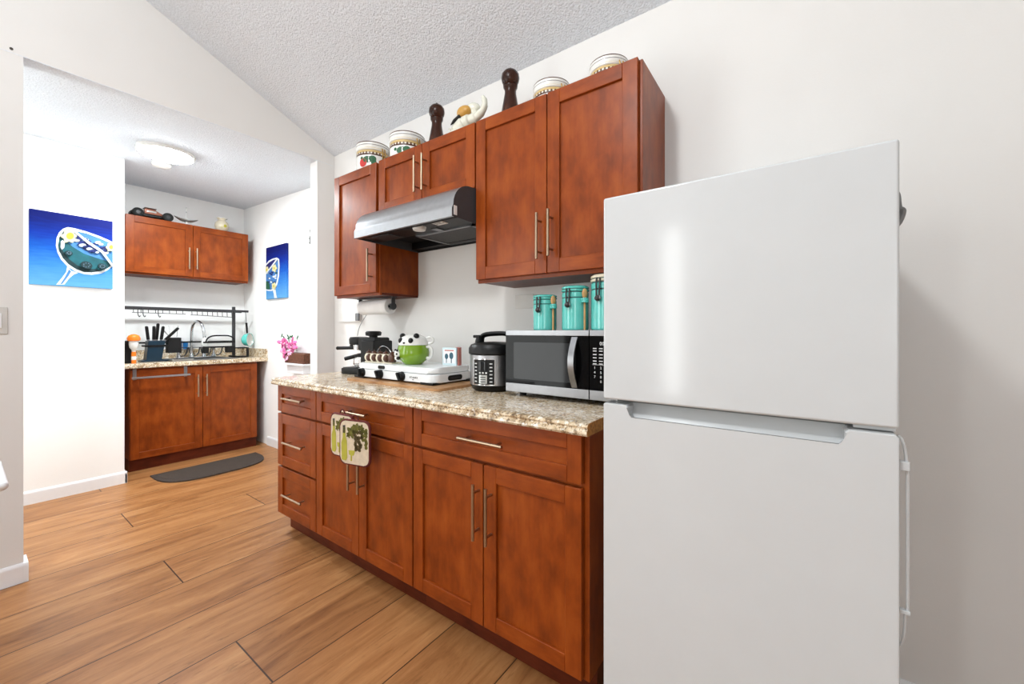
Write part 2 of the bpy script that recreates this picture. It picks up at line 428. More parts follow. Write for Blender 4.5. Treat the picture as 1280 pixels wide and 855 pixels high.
def alcove_z(x): return 2.4855 + max(0, XG2 - x)/(XG2 - XF)*.079
struct('ceiling_alcove', MB().prism([(XG + .0005, 2.4855), (XG2, 2.4855), (XF, alcove_z(XF)), (XF, 2.62), (XG2, 2.62), (XG2, 2.4880), (XG + .0005, 2.4880)], -2.6, YR, 'Y', 'ceil'))

def base_prof(d=.014, h=.09): return [(0, 0), (d, 0), (d, h - .018), (d*.55, h - .006), (d*.3, h), (0, h)]
b = MB()
b.prism([(XG + x, z) for x, z in base_prof()], REAR, -1.56, 'Y', 'trim')
b.prism([(XG2 - .012, 0), (XG + .014, 0), (XG + .014, .072), (XG + .006, .088), (XG2 - .004, .088), (XG2 - .012, .072)], -1.5605, -1.545, 'Y', 'trim')
struct('baseboard_left', b)
b = MB().prism([(XP + x, z) for x, z in base_prof()], -2.6, -.964, 'Y', 'trim')
b.box(-4.5, XP + .014, -.978, -.964, 0, .085, 'trim', .002)
struct('baseboard_alcove_left', b)
struct('baseboard_alcove_right', MB().prism([(YR - x, z) for x, z in base_prof()], XF + .6, XG2, 'X', 'trim'))
struct('baseboard_right', MB().prism([(0 - x, z) for x, z in base_prof()], 0.2, XR, 'X', 'trim'))

# unseen windows; area lights in front of the panes give the daylight
def window(name, cx, cy, cz, w_, h_, axis, inward):
    b = MB()
    def bx(u0, u1, z0, z1, d0, d1, m):
        if axis == 'Y': b.box(cx + u0, cx + u1, cy + d0*inward, cy + d1*inward, cz + z0, cz + z1, m)
        else: b.box(cx + d0*inward, cx + d1*inward, cy + u0, cy + u1, cz + z0, cz + z1, m)
    f = .05
    bx(-w_/2 - f, -w_/2, -h_/2 - f, h_/2 + f, 0, .03, 'trim'); bx(w_/2, w_/2 + f, -h_/2 - f, h_/2 + f, 0, .03, 'trim')
    bx(-w_/2, w_/2, h_/2, h_/2 + f, 0, .03, 'trim'); bx(-w_/2, w_/2, -h_/2 - f, -h_/2, 0, .03, 'trim')
    bx(-w_/2, w_/2, -h_/2, h_/2, 0, .008, 'sticker')
    struct(name, b)
window('window_1', XG, -2.95, 1.2, 1.9, 2.1, 'X', 1)
window('added_rear_window', 1.55, REAR, 1.5, 1.5, 1.4, 'Y', 1)  # unseen frame, added to go with the rear fill light
window('window_3', -1.36, REAR, 1.45, .22, 2.2, 'Y', 1)
window('window_4', -3.65, -2.6, 1.45, .9, 1.2, 'Y', 1)

# ================================================================== CABINETS (local: x along the run, front faces -y, z up)
def shaker(x0, x1, z0, z1, horizontal=False, rail=.057, t=.02, rec=.010, y=0.0):
    m = 'cabh' if horizontal else 'cab'; b = MB(); e = .0016
    b.box(x0, x0 + rail, y, y + t, z0, z1, 'cab', e, 1); b.box(x1 - rail, x1, y, y + t, z0, z1, 'cab', e, 1)
    b.box(x0 + rail, x1 - rail, y, y + t, z1 - rail, z1, 'cabh', e, 1); b.box(x0 + rail, x1 - rail, y, y + t, z0, z0 + rail, 'cabh', e, 1)
    b.box(x0 + rail - .002, x1 - rail + .002, y + rec, y + t - .001, z0 + rail - .002, z1 - rail + .002, m)
    return b
def pull(horizontal, c, z, length, y=0.0):
    b = MB(); o = -.034 + y; h = length/2; q = h - .03
    if horizontal:
        b.cyl((c - h, o, z), (c + h, o, z), .006, 'nickel', 12)
        for s in (-q, q): b.cyl((c + s, y + .001, z), (c + s, o, z), .0048, 'nickel', 8)
    else:
        b.cyl((c, o, z - h), (c, o, z + h), .006, 'nickel', 12)
        for s in (-q, q): b.cyl((c, y + .001, z + s), (c, o, z + s), .0048, 'nickel', 8)
    return b
def door(root, x0, x1, z0, z1, hx, hz, hl):
    d = part('door', shaker(x0, x1, z0, z1), root, world=False)
    part('door_handle', pull(False, hx, hz, hl), d, 'brushed nickel bar handle', world=False)
def drawer(root, x0, x1, z0, z1, hx, hl, rail=.057, hz=None):
    d = part('drawer', shaker(x0, x1, z0, z1, True, rail), root, world=False)
    part('drawer_handle', pull(True, hx, hz if hz else (z0 + z1)/2, hl), d, 'brushed nickel bar handle', world=False)
def carcass(wd, depth, z0, z1, body0=.02):
    b = MB(); b.box(0, wd, body0, depth, z0, z1, 'cab', .001, 1); return b

YB = -.632
def base_unit(name, label, xl, xr):
    r = thing(name, label, 'cabinet', (xl, YB, 0)); wd = xr - xl
    part('carcass', carcass(wd, .63, .11, .874), r, world=False)
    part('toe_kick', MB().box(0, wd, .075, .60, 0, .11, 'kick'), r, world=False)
    return r, wd
G_ = .0035
r, wd = base_unit('base_cabinet', 'narrow cherry-stained base cabinet of three stacked drawers at the far left of the run', -2.5175, -2.083)
drawer(r, G_, wd - G_, .716, .870, wd*.53, .215, .05, .803)
drawer(r, G_, wd - G_, .402, .703, wd*.55, .215)
drawer(r, G_, wd - G_, .118, .390, wd*.53, .215)
r, wd = base_unit('base_cabinet', 'cherry-stained base cabinet with potholders hanging from its drawer pull, below the stove', -2.083, -1.314)
drawer(r, G_, wd - G_, .716, .870, -1.694 + 2.083, .19, .05, .800)
door(r, G_, wd/2 - .002, .118, .703, -1.734 + 2.083, .533, .195); door(r, wd/2 + .002, wd - G_, .118, .703, -1.656 + 2.083, .533, .195)
r, wd = base_unit('base_cabinet', 'cherry-stained base cabinet with one wide drawer and two doors, beside the white refrigerator', -1.314, -.525)
drawer(r, G_, wd - .018, .716, .870, -.925 + 1.314, .205, .05)
cm = -.932 + 1.314
door(r, G_, cm - .002, .118, .703, -.952 + 1.314, .537, .2); door(r, cm + .002, wd - .018, .118, .703, -.893 + 1.314, .535, .2)

# countertop with a moulded (ogee) front edge
def ogee(front, back, top=.912):
    e = front
    return [(back, top), (e + .022, top), (e + .010, top - .003), (e + .004, top - .010), (e + .007, top - .017), (e + .001, top - .024), (e, top - .031), (e + .005, top - .038), (e + .016, top - .038), (back, top - .038)]
b = MB(); b.prism(ogee(-.662, 0), -2.535, -.512, 'X', 'granite')
b.prism([(y, z - .0004) for y, z in ogee(-.6605, -.004)], -.512, -.5105, 'X', 'chip')
single('countertop', b, 'long speckled granite-look countertop under the stove and microwave', 'countertop', base=(-1.52, -.33, .874))

YU = -.311
def upper_unit(label, xl, xr, z0, z1, loc=None, rz=0, depth=.311):
    r = thing('wall_cabinet', label, 'cabinet', loc or (xl, YU, z0), rz); wd = xr - xl; h = z1 - z0
    part('carcass', carcass(wd, depth, 0.0 + .012, h - .002), r, world=False)
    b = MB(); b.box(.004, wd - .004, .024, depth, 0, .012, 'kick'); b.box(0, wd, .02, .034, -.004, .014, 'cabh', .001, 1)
    part('bottom_rail', b, r, world=False)
    return r, wd, h
r, wd, h = upper_unit('narrow cherry-stained single-door wall cabinet left of the range hood', -2.462, -2.005, 1.402, 2.175)
door(r, G_, wd - .012, .012, h, -2.022 - .03 + 2.462, 1.573 - 1.402, .19)
r, wd, h = upper_unit('short cherry-stained two-door wall cabinet directly above the range hood', -1.9945, -1.250, 1.864, 2.175)
door(r, G_, wd/2 - .002, .002, h, -1.645 + 1.9945, 2.01 - 1.864, .19); door(r, wd/2 + .002, wd - G_, .002, h, -1.585 + 1.9945, 2.008 - 1.864, .19)
r, wd, h = upper_unit('tall cherry-stained two-door wall cabinet above the microwave', -1.249, -.466, 1.416, 2.175)
door(r, G_, -.857 + 1.249 - .002, .012, h, -.887 + 1.249, 1.58 - 1.416, .19); door(r, -.857 + 1.249 + .002, wd - .012, .012, h, -.832 + 1.249, 1.586 - 1.416, .19)

# ================================================================== RANGE HOOD
r = thing('range_hood', 'stainless under-cabinet range hood with black underside and mesh filter', 'range hood', (-1.627, -.23, 1.69))
x0, x1 = -2.002, -1.253
top = [(-.305, 1.862)]
for k in range(9):
    a = k/8*PI/2
    top.append((-.335 - .118*math.sin(a), 1.752 + .108*math.cos(a)))
front = top + [(-.462, 1.735), (-.462, 1.697)]
inner = [(y + .004, z - .004) for y, z in front]
b = MB().prism(front + [(-.448, 1.697), (-.448, 1.735)] + [(y + .010, z - .008) for y, z in reversed(top)], x0 + .0015, x1 - .0015, 'X', 'hoodsteel')
part('front_panel', b, r, 'brushed stainless front')
b = MB()
side = list(top) + [(-.4615, 1.735), (-.4615, 1.6975), (-.005, 1.69), (-.005, 1.862)]
for xa, xb in ((x0, x0 + .0014), (x1 - .0014, x1)): b.prism(side, xa, xb, 'X', 'dksteel')
b.box(x0 + .006, x1 - .006, -.012, -.005, 1.69, 1.86, 'blackm'); b.box(x0 + .006, x1 - .006, -.446, -.012, 1.742, 1.748, 'blackm')
b.box(x0 + .006, x1 - .006, -.446, -.425, 1.697, 1.745, 'blackm')
b.box(x0 + .006, x1 - .006, -.425, -.29, 1.705, 1.745, 'black'); b.box(x0 + .006, x1 - .006, -.06, -.012, 1.70, 1.745, 'black')
part('housing', b, r, 'black and charcoal housing')
b = MB()
for xa, xb, ya, yb in ((-1.70, -1.685, -.285, -.015), (-1.31, -1.295, -.285, -.015), (-1.70, -1.295, -.285, -.27), (-1.70, -1.295, -.03, -.015)):
    b.box(xa, xb, ya, yb, 1.698, 1.735, 'steel')
b.box(-1.685, -1.31, -.27, -.03, 1.702, 1.712, 'mesh'); b.box(-1.52, -1.48, -.34, -.285, 1.700, 1.706, 'steel')
part('grease_filter', b, r, 'silver framed mesh filter')
part('hood_lamp', MB().box(-1.93, -1.78, -.40, -.30, 1.700, 1.712, 'dkgrey', .004), r)
part('spec_label', MB().box(-1.44, -1.372, -.425, -.365, 1.7025, 1.7055, 'sticker').box(-1.432, -1.38, -.415, -.41, 1.7018, 1.7028, 'grit').box(-1.432, -1.39, -.402, -.397, 1.7018, 1.7028, 'grit').box(-1.432, -1.38, -.389, -.384, 1.7018, 1.7028, 'grit'), r, 'white sticker with grey print')
part('grease_cup', MB().lathe([(0, -.022), (.03, -.018), (.036, 0), (0, 0)], 'sticker', 20, mx=T(-1.545, -.395, 1.706)), r)
part('switch_plate', MB().box(x1 - .001, x1 + .002, -.452, -.432, 1.705, 1.747, 'sticker', .0008), r)

# ================================================================== REFRIGERATOR
FX0, FX1, FY = -.446, .152, -.695
r = thing('refrigerator', 'white top-freezer refrigerator with recessed grip at the right', 'refrigerator', ((FX0 + FX1)/2, -.36, 0))
b = MB().box(FX0 + .006, FX1 - .006, FY + .075, -.03, .03, 1.54, 'white', .006)
b.box(FX0 + .02, FX1 - .02, FY + .055, FY + .078, .06, 1.535, 'seal_and_lip_shade'); b.box(FX0 + .03, FX1 - .03, FY + .09, -.05, 0, .03, 'black')
part('cabinet_body', b, r)
part('freezer_door', MB().box(FX0, FX1, FY, FY + .058, .999, 1.554, 'white', .006, 3), r)
nl, nr, nb = -.376, .071, .952
out = [(FX0, .055), (FX1, .055), (FX1, .981), (FX1 - .006, .988), (nr + .006, .988), (nr, .982), (nr, nb + .008), (nr - .008, nb), (nl + .008, nb), (nl, nb + .008), (nl, .982), (nl - .006, .988), (FX0 + .004, .988), (FX0, .984)]
d = part('lower_door', MB().prism(out, FY, FY + .058, 'Y', 'white', .004, 2), r)
b = MB().prism([(FY + .020, nb - .006), (FY + .026, nb - .002), (FY + .052, .988), (FY + .057, .988), (FY + .057, nb - .006)], nl - .004, nr + .004, 'X', 'white')
b.box(nl, nr, FY + .0035, FY + .020, nb - .003, nb + .001, 'seal_and_lip_shade')  # grey strip paints the shadow line along the lower lip of the grip
part('grip_recess', b, d)
b = MB(); 
b.tube(smooth_path([(.1515, FY + .02, .984), (.158, FY + .02, .975), (.162, FY + .02, .955), (.164, FY + .02, .93)]), .0026, 'white', 8)
b.box(.150, .168, FY + .012, FY + .028, .918, .936, 'white', .002); b.cyl((.1655, FY + .02, .925), (.1655, FY + .02, .648), .0026, 'white', 8)
b.box(.150, .169, FY + .014, FY + .026, .642, .650, 'white', .002)
b.tube(smooth_path([(.162, FY + .02, .645), (.161, FY + .02, .61), (.1575, FY + .02, .585), (.151, FY + .02, .575)]), .0022, 'white', 8)
part('side_handle', b, d, 'thin white bar handle on the door edge')
part('hinge_cover', MB().box(.085, .150, FY + .02, FY + .06, .9895, .9975, 'white', .002).cyl((.135, FY + .04, .986), (.135, FY + .04, 1.0), .008, 'steel', 12), r)
part('side_hook', MB().tube(smooth_path([(.152, -.61, 1.475), (.159, -.61, 1.468), (.162, -.61, 1.44), (.168, -.61, 1.432), (.162, -.61, 1.41), (.152, -.61, 1.40)]), .006, 'greyp', 8).box(.146, .154, -.625, -.595, 1.40, 1.48, 'greyp', .002), r, 'grey plastic hook')

# ================================================================== COUNTER THINGS
CT = .912
single('cutting_board', MB().prism(rrect(-2.07, -1.325, -.475, -.12, .03), CT, CT + .013, 'Z', 'board', .003), 'thin wooden cutting board under the white stove', 'board', base=(-1.7, -.3, CT))
r = thing('gas_stove', 'white two-burner tabletop gas stove with closed lid and three black knobs', 'stove', (-1.735, -.28, CT + .013))
z0 = CT + .013
b = MB().prism(rrect(-2.06, -1.415, -.42, -.135, .045, 6), z0 + .010, .976, 'Z', 'stove', .006, 3)
part('stove_body', b, r)
part('lid', MB().prism(rrect(-2.056, -1.42, -.417, -.138, .045, 6), .9785, 1.008, 'Z', 'stove', .010, 3), r)
for x, y in ((-2.02, -.392), (-1.465, -.394), (-2.03, -.165), (-1.45, -.165)):
    part('foot', MB().box(x - .045, x + .045, y - .028, y + .028, z0, z0 + .013, 'black', .003), r)
for i, x in enumerate((-1.982, -1.822, -1.645)):
    b = MB().lathe([(0, 0), (.024, 0), (.024, .004), (.019, .006), (.017, .022), (0, .024)], 'black', 20, mx=T(x, -.419, .957) @ R(PI/2, 'X'))
    b.box(-.006, .006, -.022, .022, .006, .034, 'black', .003, mx=T(x, -.419, .957) @ R(PI/2, 'X') @ R(.5 if i else .2, 'Z'))
    part('knob', b, r)
part('lid_grip', MB().prism([(p[0], p[1]) for p in rrect(-1.845, -1.79, .984, 1.002, .0089, 5)], -.4205, -.412, 'Y', 'black'), r)
part('side_vent', MB().prism(rrect(-.325, -.225, .940, .966, .0125, 5), -1.418, -1.4125, 'X', 'black').box(-1.4126, -1.4118, -.31, -.24, .951, .955, 'dkgrey'), r, 'black oval side grip')
b = MB()
for k, (wx, hz) in enumerate(((.005, .008), (.002, .011), (.002, .011), (.006, .008), (.004, .008), (.006, .008), (.004, .009), (.006, .008))):
    b.box(-1.588 + k*.0075, -1.588 + k*.0075 + wx, -.4206, -.4198, .952, .952 + hz, 'grit')
b.box(-1.568, -1.556, -.4206, -.4198, .943, .947, 'grit')
part('brand_print', b, r, 'small grey lettering')

# panda mug on the stove lid
mx_, my_, mz_ = -1.70, -.30, 1.008
r = thing('mug', 'green soup mug with a white panda-face lid standing on the stove', 'mug', (mx_, my_, mz_))
b = MB().lathe([(0, .002), (.045, 0), (.050, .004), (.070, .022), (.084, .045), (.086, .062), (.083, .085), (.078, .103), (.074, .104), (.074, .09), (0, .088)], 'green', 40, mx=T(mx_, my_, mz_))
part('mug_body', b, r)
b = MB().lathe([(.0805, .1045), (.079, .108), (.076, .122), (.062, .146), (.034, .160), (0, .164)], 'ceram', 40, mx=T(mx_, my_, mz_))
b.lathe([(0, .1045), (.0805, .1045)], 'ceram', 40, mx=T(mx_, my_, mz_))
lid = part('panda_lid', b, r, 'white panda-head lid')
fdir = Vector((.18, -.95, 0)).normalized(); rt = Vector((-fdir.y, fdir.x, 0))
def onlid(side, z, rad): p = fdir*math.cos(side)*rad + rt*math.sin(side)*rad; return (mx_ + p.x, my_ + p.y, mz_ + z)
for sd in (-.48, .48): part('panda_eye', MB().ball(onlid(sd, .128, .071), (.0135, .0135, .015), 'black', 12), lid, 'black eye patch')
part('panda_nose', MB().ball(onlid(0, .116, .077), (.007, .007, .005), 'black', 10), lid, 'black nose')
for sd in (-.95, .95): part('panda_ear', MB().ball(onlid(sd, .152, .056), (.016, .016, .015), 'black', 12), lid, 'black ear')
hd = Vector((.90, .30, 0)).normalized()
def hp(rad, z): return (mx_ + hd.x*rad, my_ + hd.y*rad, mz_ + z)
part('mug_handle', MB().tube(smooth_path([hp(.074, .092), hp(.098, .094), hp(.112, .078), hp(.110, .05), hp(.098, .035), hp(.080, .036)]), .0075, 'ceram', 10), r, 'white handle')
hd2 = Vector((.78, .62, 0)).normalized()
part('lid_loop', MB().tube(smooth_path([(mx_ + hd2.x*q, my_ + hd2.y*q, mz_ + z) for q, z in ((.070, .142), (.088, .145), (.104, .136), (.102, .118), (.085, .112), (.074, .113))]), .0065, 'ceram', 8), lid)
b = MB()
md = Vector((-.22, -.975, 0)); mr = Vector((.975, -.22, 0))
def mp(u, z, out=.0): p = md*math.sqrt(max(0, .083**2 - u*u)) * (1 + out) + mr*u; return (mx_ + p.x, my_ + p.y, mz_ + z)
b.ball(mp(-.012, .058), (.022, .022, .022), 'ceram', 14); b.ball(mp(-.020, .036), (.018, .018, .016), 'ceram', 12)
for u, z in ((-.024, .078), (.004, .077), (-.022, .060), (.0, .058)): b.ball(mp(u, z, .16), (.006, .006, .006), 'black', 8)
b.ball(mp(.006, .036, .1), (.010, .010, .009), 'black', 8)
part('panda_relief', b, r, 'small raised panda figure')

# caddy of little pots on the rear left of the stove lid
r = thing('wire_caddy', 'small wire caddy with arched handle holding little brown pots', 'caddy', (-1.93, -.33, 1.008), .0)
b = MB().box(-2.045, -1.80, -.365, -.295, 1.008, 1.014, 'cream', .002)
part('tray', b, r, 'cream tray')
part('carry_handle', MB().tube(smooth_path([(-1.995, -.33, 1.012), (-1.985, -.33, 1.06), (-1.95, -.33, 1.095), (-1.91, -.33, 1.100), (-1.87, -.33, 1.085), (-1.845, -.33, 1.055), (-1.838, -.33, 1.012)]), .0025, 'chrome', 8), r)
for i, (x, y, nm) in enumerate(((-2.025, -.350, 'leftmost of the row'), (-1.972, -.352, 'second from the left'), (-1.918, -.352, 'third from the left'), (-1.868, -.350, 'second from the right'), (-1.818, -.346, 'darkest, at the right end'))):
    q = thing('spice_pot', 'little brown and cream ceramic pot in the wire caddy, ' + nm, 'pot', (x, y, 1.014), group='little pots in the wire caddy')
    m1 = 'brownb' if i == 4 else 'cream'
    part('pot_body', MB().lathe([(0, 0), (.016, 0), (.024, .012), (.026, .024), (.022, .038), (.015, .046), (0, .046)], m1, 20).ball((.014, -.012, .022), (.016, .016, .021), 'brownb', 12), q, world=False)
    part('pot_lid', MB().lathe([(.017, .046), (.016, .052), (.010, .058), (0, .06)], 'brownb', 16).tube([(0, 0, .056), (-.004, 0, .066), (0, 0, .073), (.004, 0, .066), (0, 0, .058)], .002, 'brownb', 6), q, world=False)

# card on the lid
r = thing('picture_stand', 'small pale framed picture card standing on the stove beside the mug', 'picture', (-1.49, -.235, 1.008), .10)
part('card', MB().box(-.046, .046, -.006, .004, 0, .092, 'photo', .001).box(-.038, .038, -.0068, -.006, .010, .082, 'trim').ball((-.018, -.0066, .046), (.012, .0012, .015), 'cardink', 10).ball((.014, -.0066, .050), (.014, .0012, .018), 'cardink', 10).box(.012, .017, -.0078, -.006, .012, .045, 'cardink').box(-.02, -.016, -.0078, -.006, .012, .04, 'cardink').box(-.03, .03, -.0074, -.006, .074, .080, 'cardred'), r, world=False)
part('stand_back', MB().box(.030, .052, .006, .030, 0, .094, 'cardred', .001), r, world=False)

# espresso machine, facing the wide opening
r = thing('espresso_machine', 'black espresso machine with two handles in the corner behind the stove', 'coffee maker', (-2.27, -.19, CT), .22)
b = MB().box(-.145, .11, -.085, .085, 0, .040, 'black', .008).box(.02, .125, -.09, .09, .03, .215, 'black', .010)
b.box(-.02, .12, -.07, .07, .15, .235, 'black', .012); b.box(-.142, -.02, -.07, .07, .040, .043, 'dkgrey')
b.box(-.1455, -.1448, -.03, .045, .018, .028, 'sticker')
part('machine_body', b, r, world=False)
part('brew_head', MB().lathe([(0, .185), (.052, .185), (.060, .192), (.062, .222), (.054, .236), (0, .238)], 'black', 28, mx=T(-.075, 0, 0)).lathe([(0, .152), (.036, .152), (.038, .185), (0, .186)], 'chrome', 24, mx=T(-.075, 0, 0)), r, 'black head over chrome group', world=False)
part('steam_cap', MB().lathe([(0, .232), (.026, .232), (.026, .242), (.048, .246), (.050, .266), (.042, .274), (0, .275)], 'black', 24, mx=T(.045, 0, 0)), r, world=False)
part('portafilter', MB().cyl((-.1, 0, .165), (-.225, -.03, .162), .011, 'black', 12).ball((-.228, -.031, .162), (.012, .012, .012), 'black', 10).box(-.145, -.105, -.012, .012, .174, .186, 'black', .003), r, world=False)
b = MB().lathe([(0, .045), (.040, .047), (.050, .062), (.048, .09), (.038, .108), (.036, .108), (.046, .09), (.046, .06), (0, .05)], 'glass', 24, mx=T(-.055, 0, 0))
b2 = MB().lathe([(.036, .106), (.044, .108), (.044, .122), (.02, .130), (0, .131)], 'black', 24, mx=T(-.055, 0, 0)).cyl((-.095, -.005, .112), (-.165, -.03, .093), .013, 'black', 12)
c = part('carafe', b, r, world=False); part('carafe_handle', b2, c, 'black lid and handle', world=False)
single('power_cord', MB().tube(smooth_path([(-2.385, -.004, 1.44), (-2.375, -.05, 1.39), (-2.40, -.11, 1.30), (-2.42, -.15, 1.22), (-2.418, -.17, 1.155)]), .0024, 'cord', 6), 'thin grey cord hanging behind the espresso machine', 'cord')

# paper towels under the narrow wall cabinet
r = thing('towel_holder', 'grey paper towel bracket screwed under the narrow wall cabinet', 'holder', (-2.24, -.15, 1.402))
b = MB()
b.box(-2.43, -2.05, -.165, -.135, 1.396, 1.402, 'dkgrey', .001)
part('mounting_bar', b, r)
for x, s in ((-2.412, 1), (-2.066, -1)):
    part('arm', MB().box(x - .004, x + .004, -.163, -.137, 1.335, 1.399, 'dkgrey', .002).lathe([(0, -.006), (.022, -.005), (.024, 0), (.022, .005), (0, .006)], 'dkgrey', 20, mx=T(x, -.15, 1.342) @ R(PI/2, 'Y')), r)
part('holder_rod', MB().cyl((-2.41, -.15, 1.342), (-2.068, -.15, 1.342), .008, 'dkgrey', 12), r)
b = MB().lathe([(.0185, -.146), (.0185, .146), (.046, .146), (.048, .142), (.048, -.142), (.046, -.146), (.0185, -.146)], 'paper', 36, mx=T(-2.238, -.15, 1.342) @ R(PI/2, 'Y'))
single('paper_towel_roll', b, 'white paper towel roll hanging below the narrow wall cabinet', 'paper towels', base=(-2.238, -.15, 1.342))
r = thing('note_pad', 'white paper pad hanging on the wall in the corner behind the cord', 'paper', (-2.775, -.005, 1.25))
part('pad', MB().box(-2.905, -2.63, -.014, -.001, 1.258, 1.52, 'sticker', .001), r)
part('pad_clip', MB().box(-2.665, -2.625, -.03, -.014, 1.262, 1.318, 'greyp', .004), r, 'grey clip at the corner')

# pressure cooker
px_, py_ = -1.178, -.265
r = thing('pressure_cooker', 'stainless electric pressure cooker with black lid, between stove and microwave', 'cooker', (px_, py_, CT))
b = MB().lathe([(0, 0), (.085, 0), (.098, .010), (.108, .030, 'hoodsteel'), (.1085, .165), (.104, .170, 'black'), (0, .170)], 'black', 44, mx=T(px_, py_, CT))
part('cooker_body', b, r)
b = MB().lathe([(.112, .168), (.115, .172), (.115, .195), (.104, .212), (.075, .222), (0, .226)], 'black', 44, mx=T(px_, py_, CT))
cl = part('cooker_lid', b, r, 'black lid')
part('lid_handle', MB().tube(smooth_path([(px_ - .055, py_ - .02, CT + .215), (px_ - .045, py_ - .02, CT + .252), (px_ + .01, py_ - .005, CT + .262), (px_ + .075, py_ + .015, CT + .258), (px_ + .088, py_ + .018, CT + .215)]), .011, 'black', 10, flat=1.5), cl)
part('steam_valve', MB().lathe([(0, 0), (.018, 0), (.016, .018), (.012, .030), (0, .032)], 'black', 16, mx=T(px_ - .06, py_ - .035, CT + .212)).box(-.03, .012, -.008, .008, .026, .04, 'black', .004, mx=T(px_ - .06, py_ - .035, CT + .216)), cl)
# curved control panel facing the camera
pa = math.atan2(-CAM_D - py_, 0 - px_) - .42
def cp(u, z, rad): a = pa + u/.1085; return (px_ + rad*math.cos(a), py_ + rad*math.sin(a), CT + z)
def cpanel(b, u0, u1, z0_, z1_, rad, mat, n=8, th=.002):
    t = bmesh.new(); A = []
    for k in range(n+1):
        u = u0 + (u1-u0)*k/n
        A.append([t.verts.new(cp(u, z, q)) for z, q in ((z0_, rad - th), (z0_, rad), (z1_, rad), (z1_, rad - th))])
    for p, q in zip(A, A[1:]):
        for k in range(4): t.faces.new((p[k], p[(k+1) % 4], q[(k+1) % 4], q[k]))
    t.faces.new(A[0]); t.faces.new(A[-1][::-1]); b._add(t, mat)
b = MB(); cpanel(b, -.055, .055, .032, .150, .1105, 'chrome'); cpanel(b, -.051, .051, .036, .146, .1115, 'black')
cpanel(b, -.022, .022, .098, .138, .1125, 'lcd'); cpanel(b, -.019, .019, .040, .078, .1125, 'silverp')
for col in (-.038, .036):
    for k in range(6): cpanel(b, col - .006, col + .006, .046 + k*.016, .051 + k*.016, .1122, 'ink', 3)
for u in (-.015, 0, .015): cpanel(b, u - .004, u + .004, .084, .091, .1124, 'ink', 2)
for k in range(3): cpanel(b, -.012, .012, .046 + k*.010, .050 + k*.010, .1132, 'dkgrey', 3)
part('control_panel', b, r, 'black control panel with grey display')

# microwave
X0, X1, YM, ZM0, ZM1 = -1.022, -.515, -.375, .930, 1.190
r = thing('microwave', 'stainless and black glass microwave on the counter by the refrigerator', 'microwave', ((X0 + X1)/2, -.2, CT))
b = MB().box(X0 + .002, X1 - .002, YM + .022, -.035, ZM0, ZM1, 'blackm', .003)
part('case', b, r)
for x in (X0 + .05, X1 - .05):
    for y in (YM + .06, -.08): part('foot', MB().lathe([(0, 0), (.014, 0), (.016, .02), (0, .02)], 'black', 14, mx=T(x, y, CT)), r)
xd = -.637
b = MB().box(X0, xd - .0015, YM, YM + .021, ZM0 + .002, ZM0 + .038, 'steel', .0015).box(X0, xd - .0015, YM, YM + .021, ZM1 - .022, ZM1, 'steel', .0015)
b.box(X0, xd - .0015, YM + .001, YM + .021, ZM0 + .038, ZM1 - .022, 'blackgl')
d = part('door', b, r, 'black glass door with stainless bands')
part('door_window', MB().prism(rrect(X0 + .042, xd - .075, ZM0 + .058, ZM1 - .05, .006, 3), YM - .0005, YM + .002, 'Y', 'lcd'), d, 'dark grey window')
hx = xd - .058
arc = [(hx + .0, YM, ZM1 - .026)] + [(hx, YM - .034*math.sin(PI*k/12), ZM1 - .026 - (ZM1 - ZM0 - .068)*k/12) for k in range(1, 12)] + [(hx, YM, ZM0 + .042)]
b = MB()
t = bmesh.new(); RR = []
for p in arc:
    RR.append([t.verts.new((p[0] + dx, p[1] + dy, p[2])) for dx, dy in ((-.012, -.004), (.012, -.004), (.012, .004), (-.012, .004))])
for p, q in zip(RR, RR[1:]):
    for k in range(4): t.faces.new((p[k], p[(k+1) % 4], q[(k+1) % 4], q[k]))
t.faces.new(RR[0]); t.faces.new(RR[-1][::-1]); b._add(t, 'steel')
part('door_handle', b, d, 'arched stainless handle')
b = MB().box(xd + .0015, X1, YM, YM + .021, ZM0 + .002, ZM0 + .038, 'steel', .0015).box(xd + .0015, X1, YM, YM + .021, ZM1 - .022, ZM1, 'steel', .0015)
b.box(xd + .0015, X1, YM + .001, YM + .021, ZM0 + .038, ZM1 - .022, 'blackgl')
cpn = part('control_panel', b, r, 'black key panel with white print')
b = MB(); fr = R(PI/2, 'X')
def key(s, x, z, sz): b.text(s, sz, 'ink', T(x, YM + .0005, z) @ fr)
cx_ = (xd + .022, xd + .046)
key('00', cx_[1] + .004, ZM1 - .050, .018)
for row, (p, q) in enumerate((('1', '2'), ('4', '5'), ('7', '8'), ('', '0'))):
    z = ZM1 - .139 - row*.0165
    if p: key(p, cx_[0], z, .013)
    if q: key(q, cx_[1], z, .013)
for z in (.066, .075, .088, .100, .112, .122):
    for x in cx_: b.box(x - .007, x + .007, YM + .0003, YM + .0012, ZM1 - z - .0035, ZM1 - z, 'ink')
b.box(cx_[0] - .009, cx_[1] + .012, YM + .0003, YM + .0012, ZM1 - .128, ZM1 - .127, 'ink')
part('key_print', b, cpn, 'white key print')

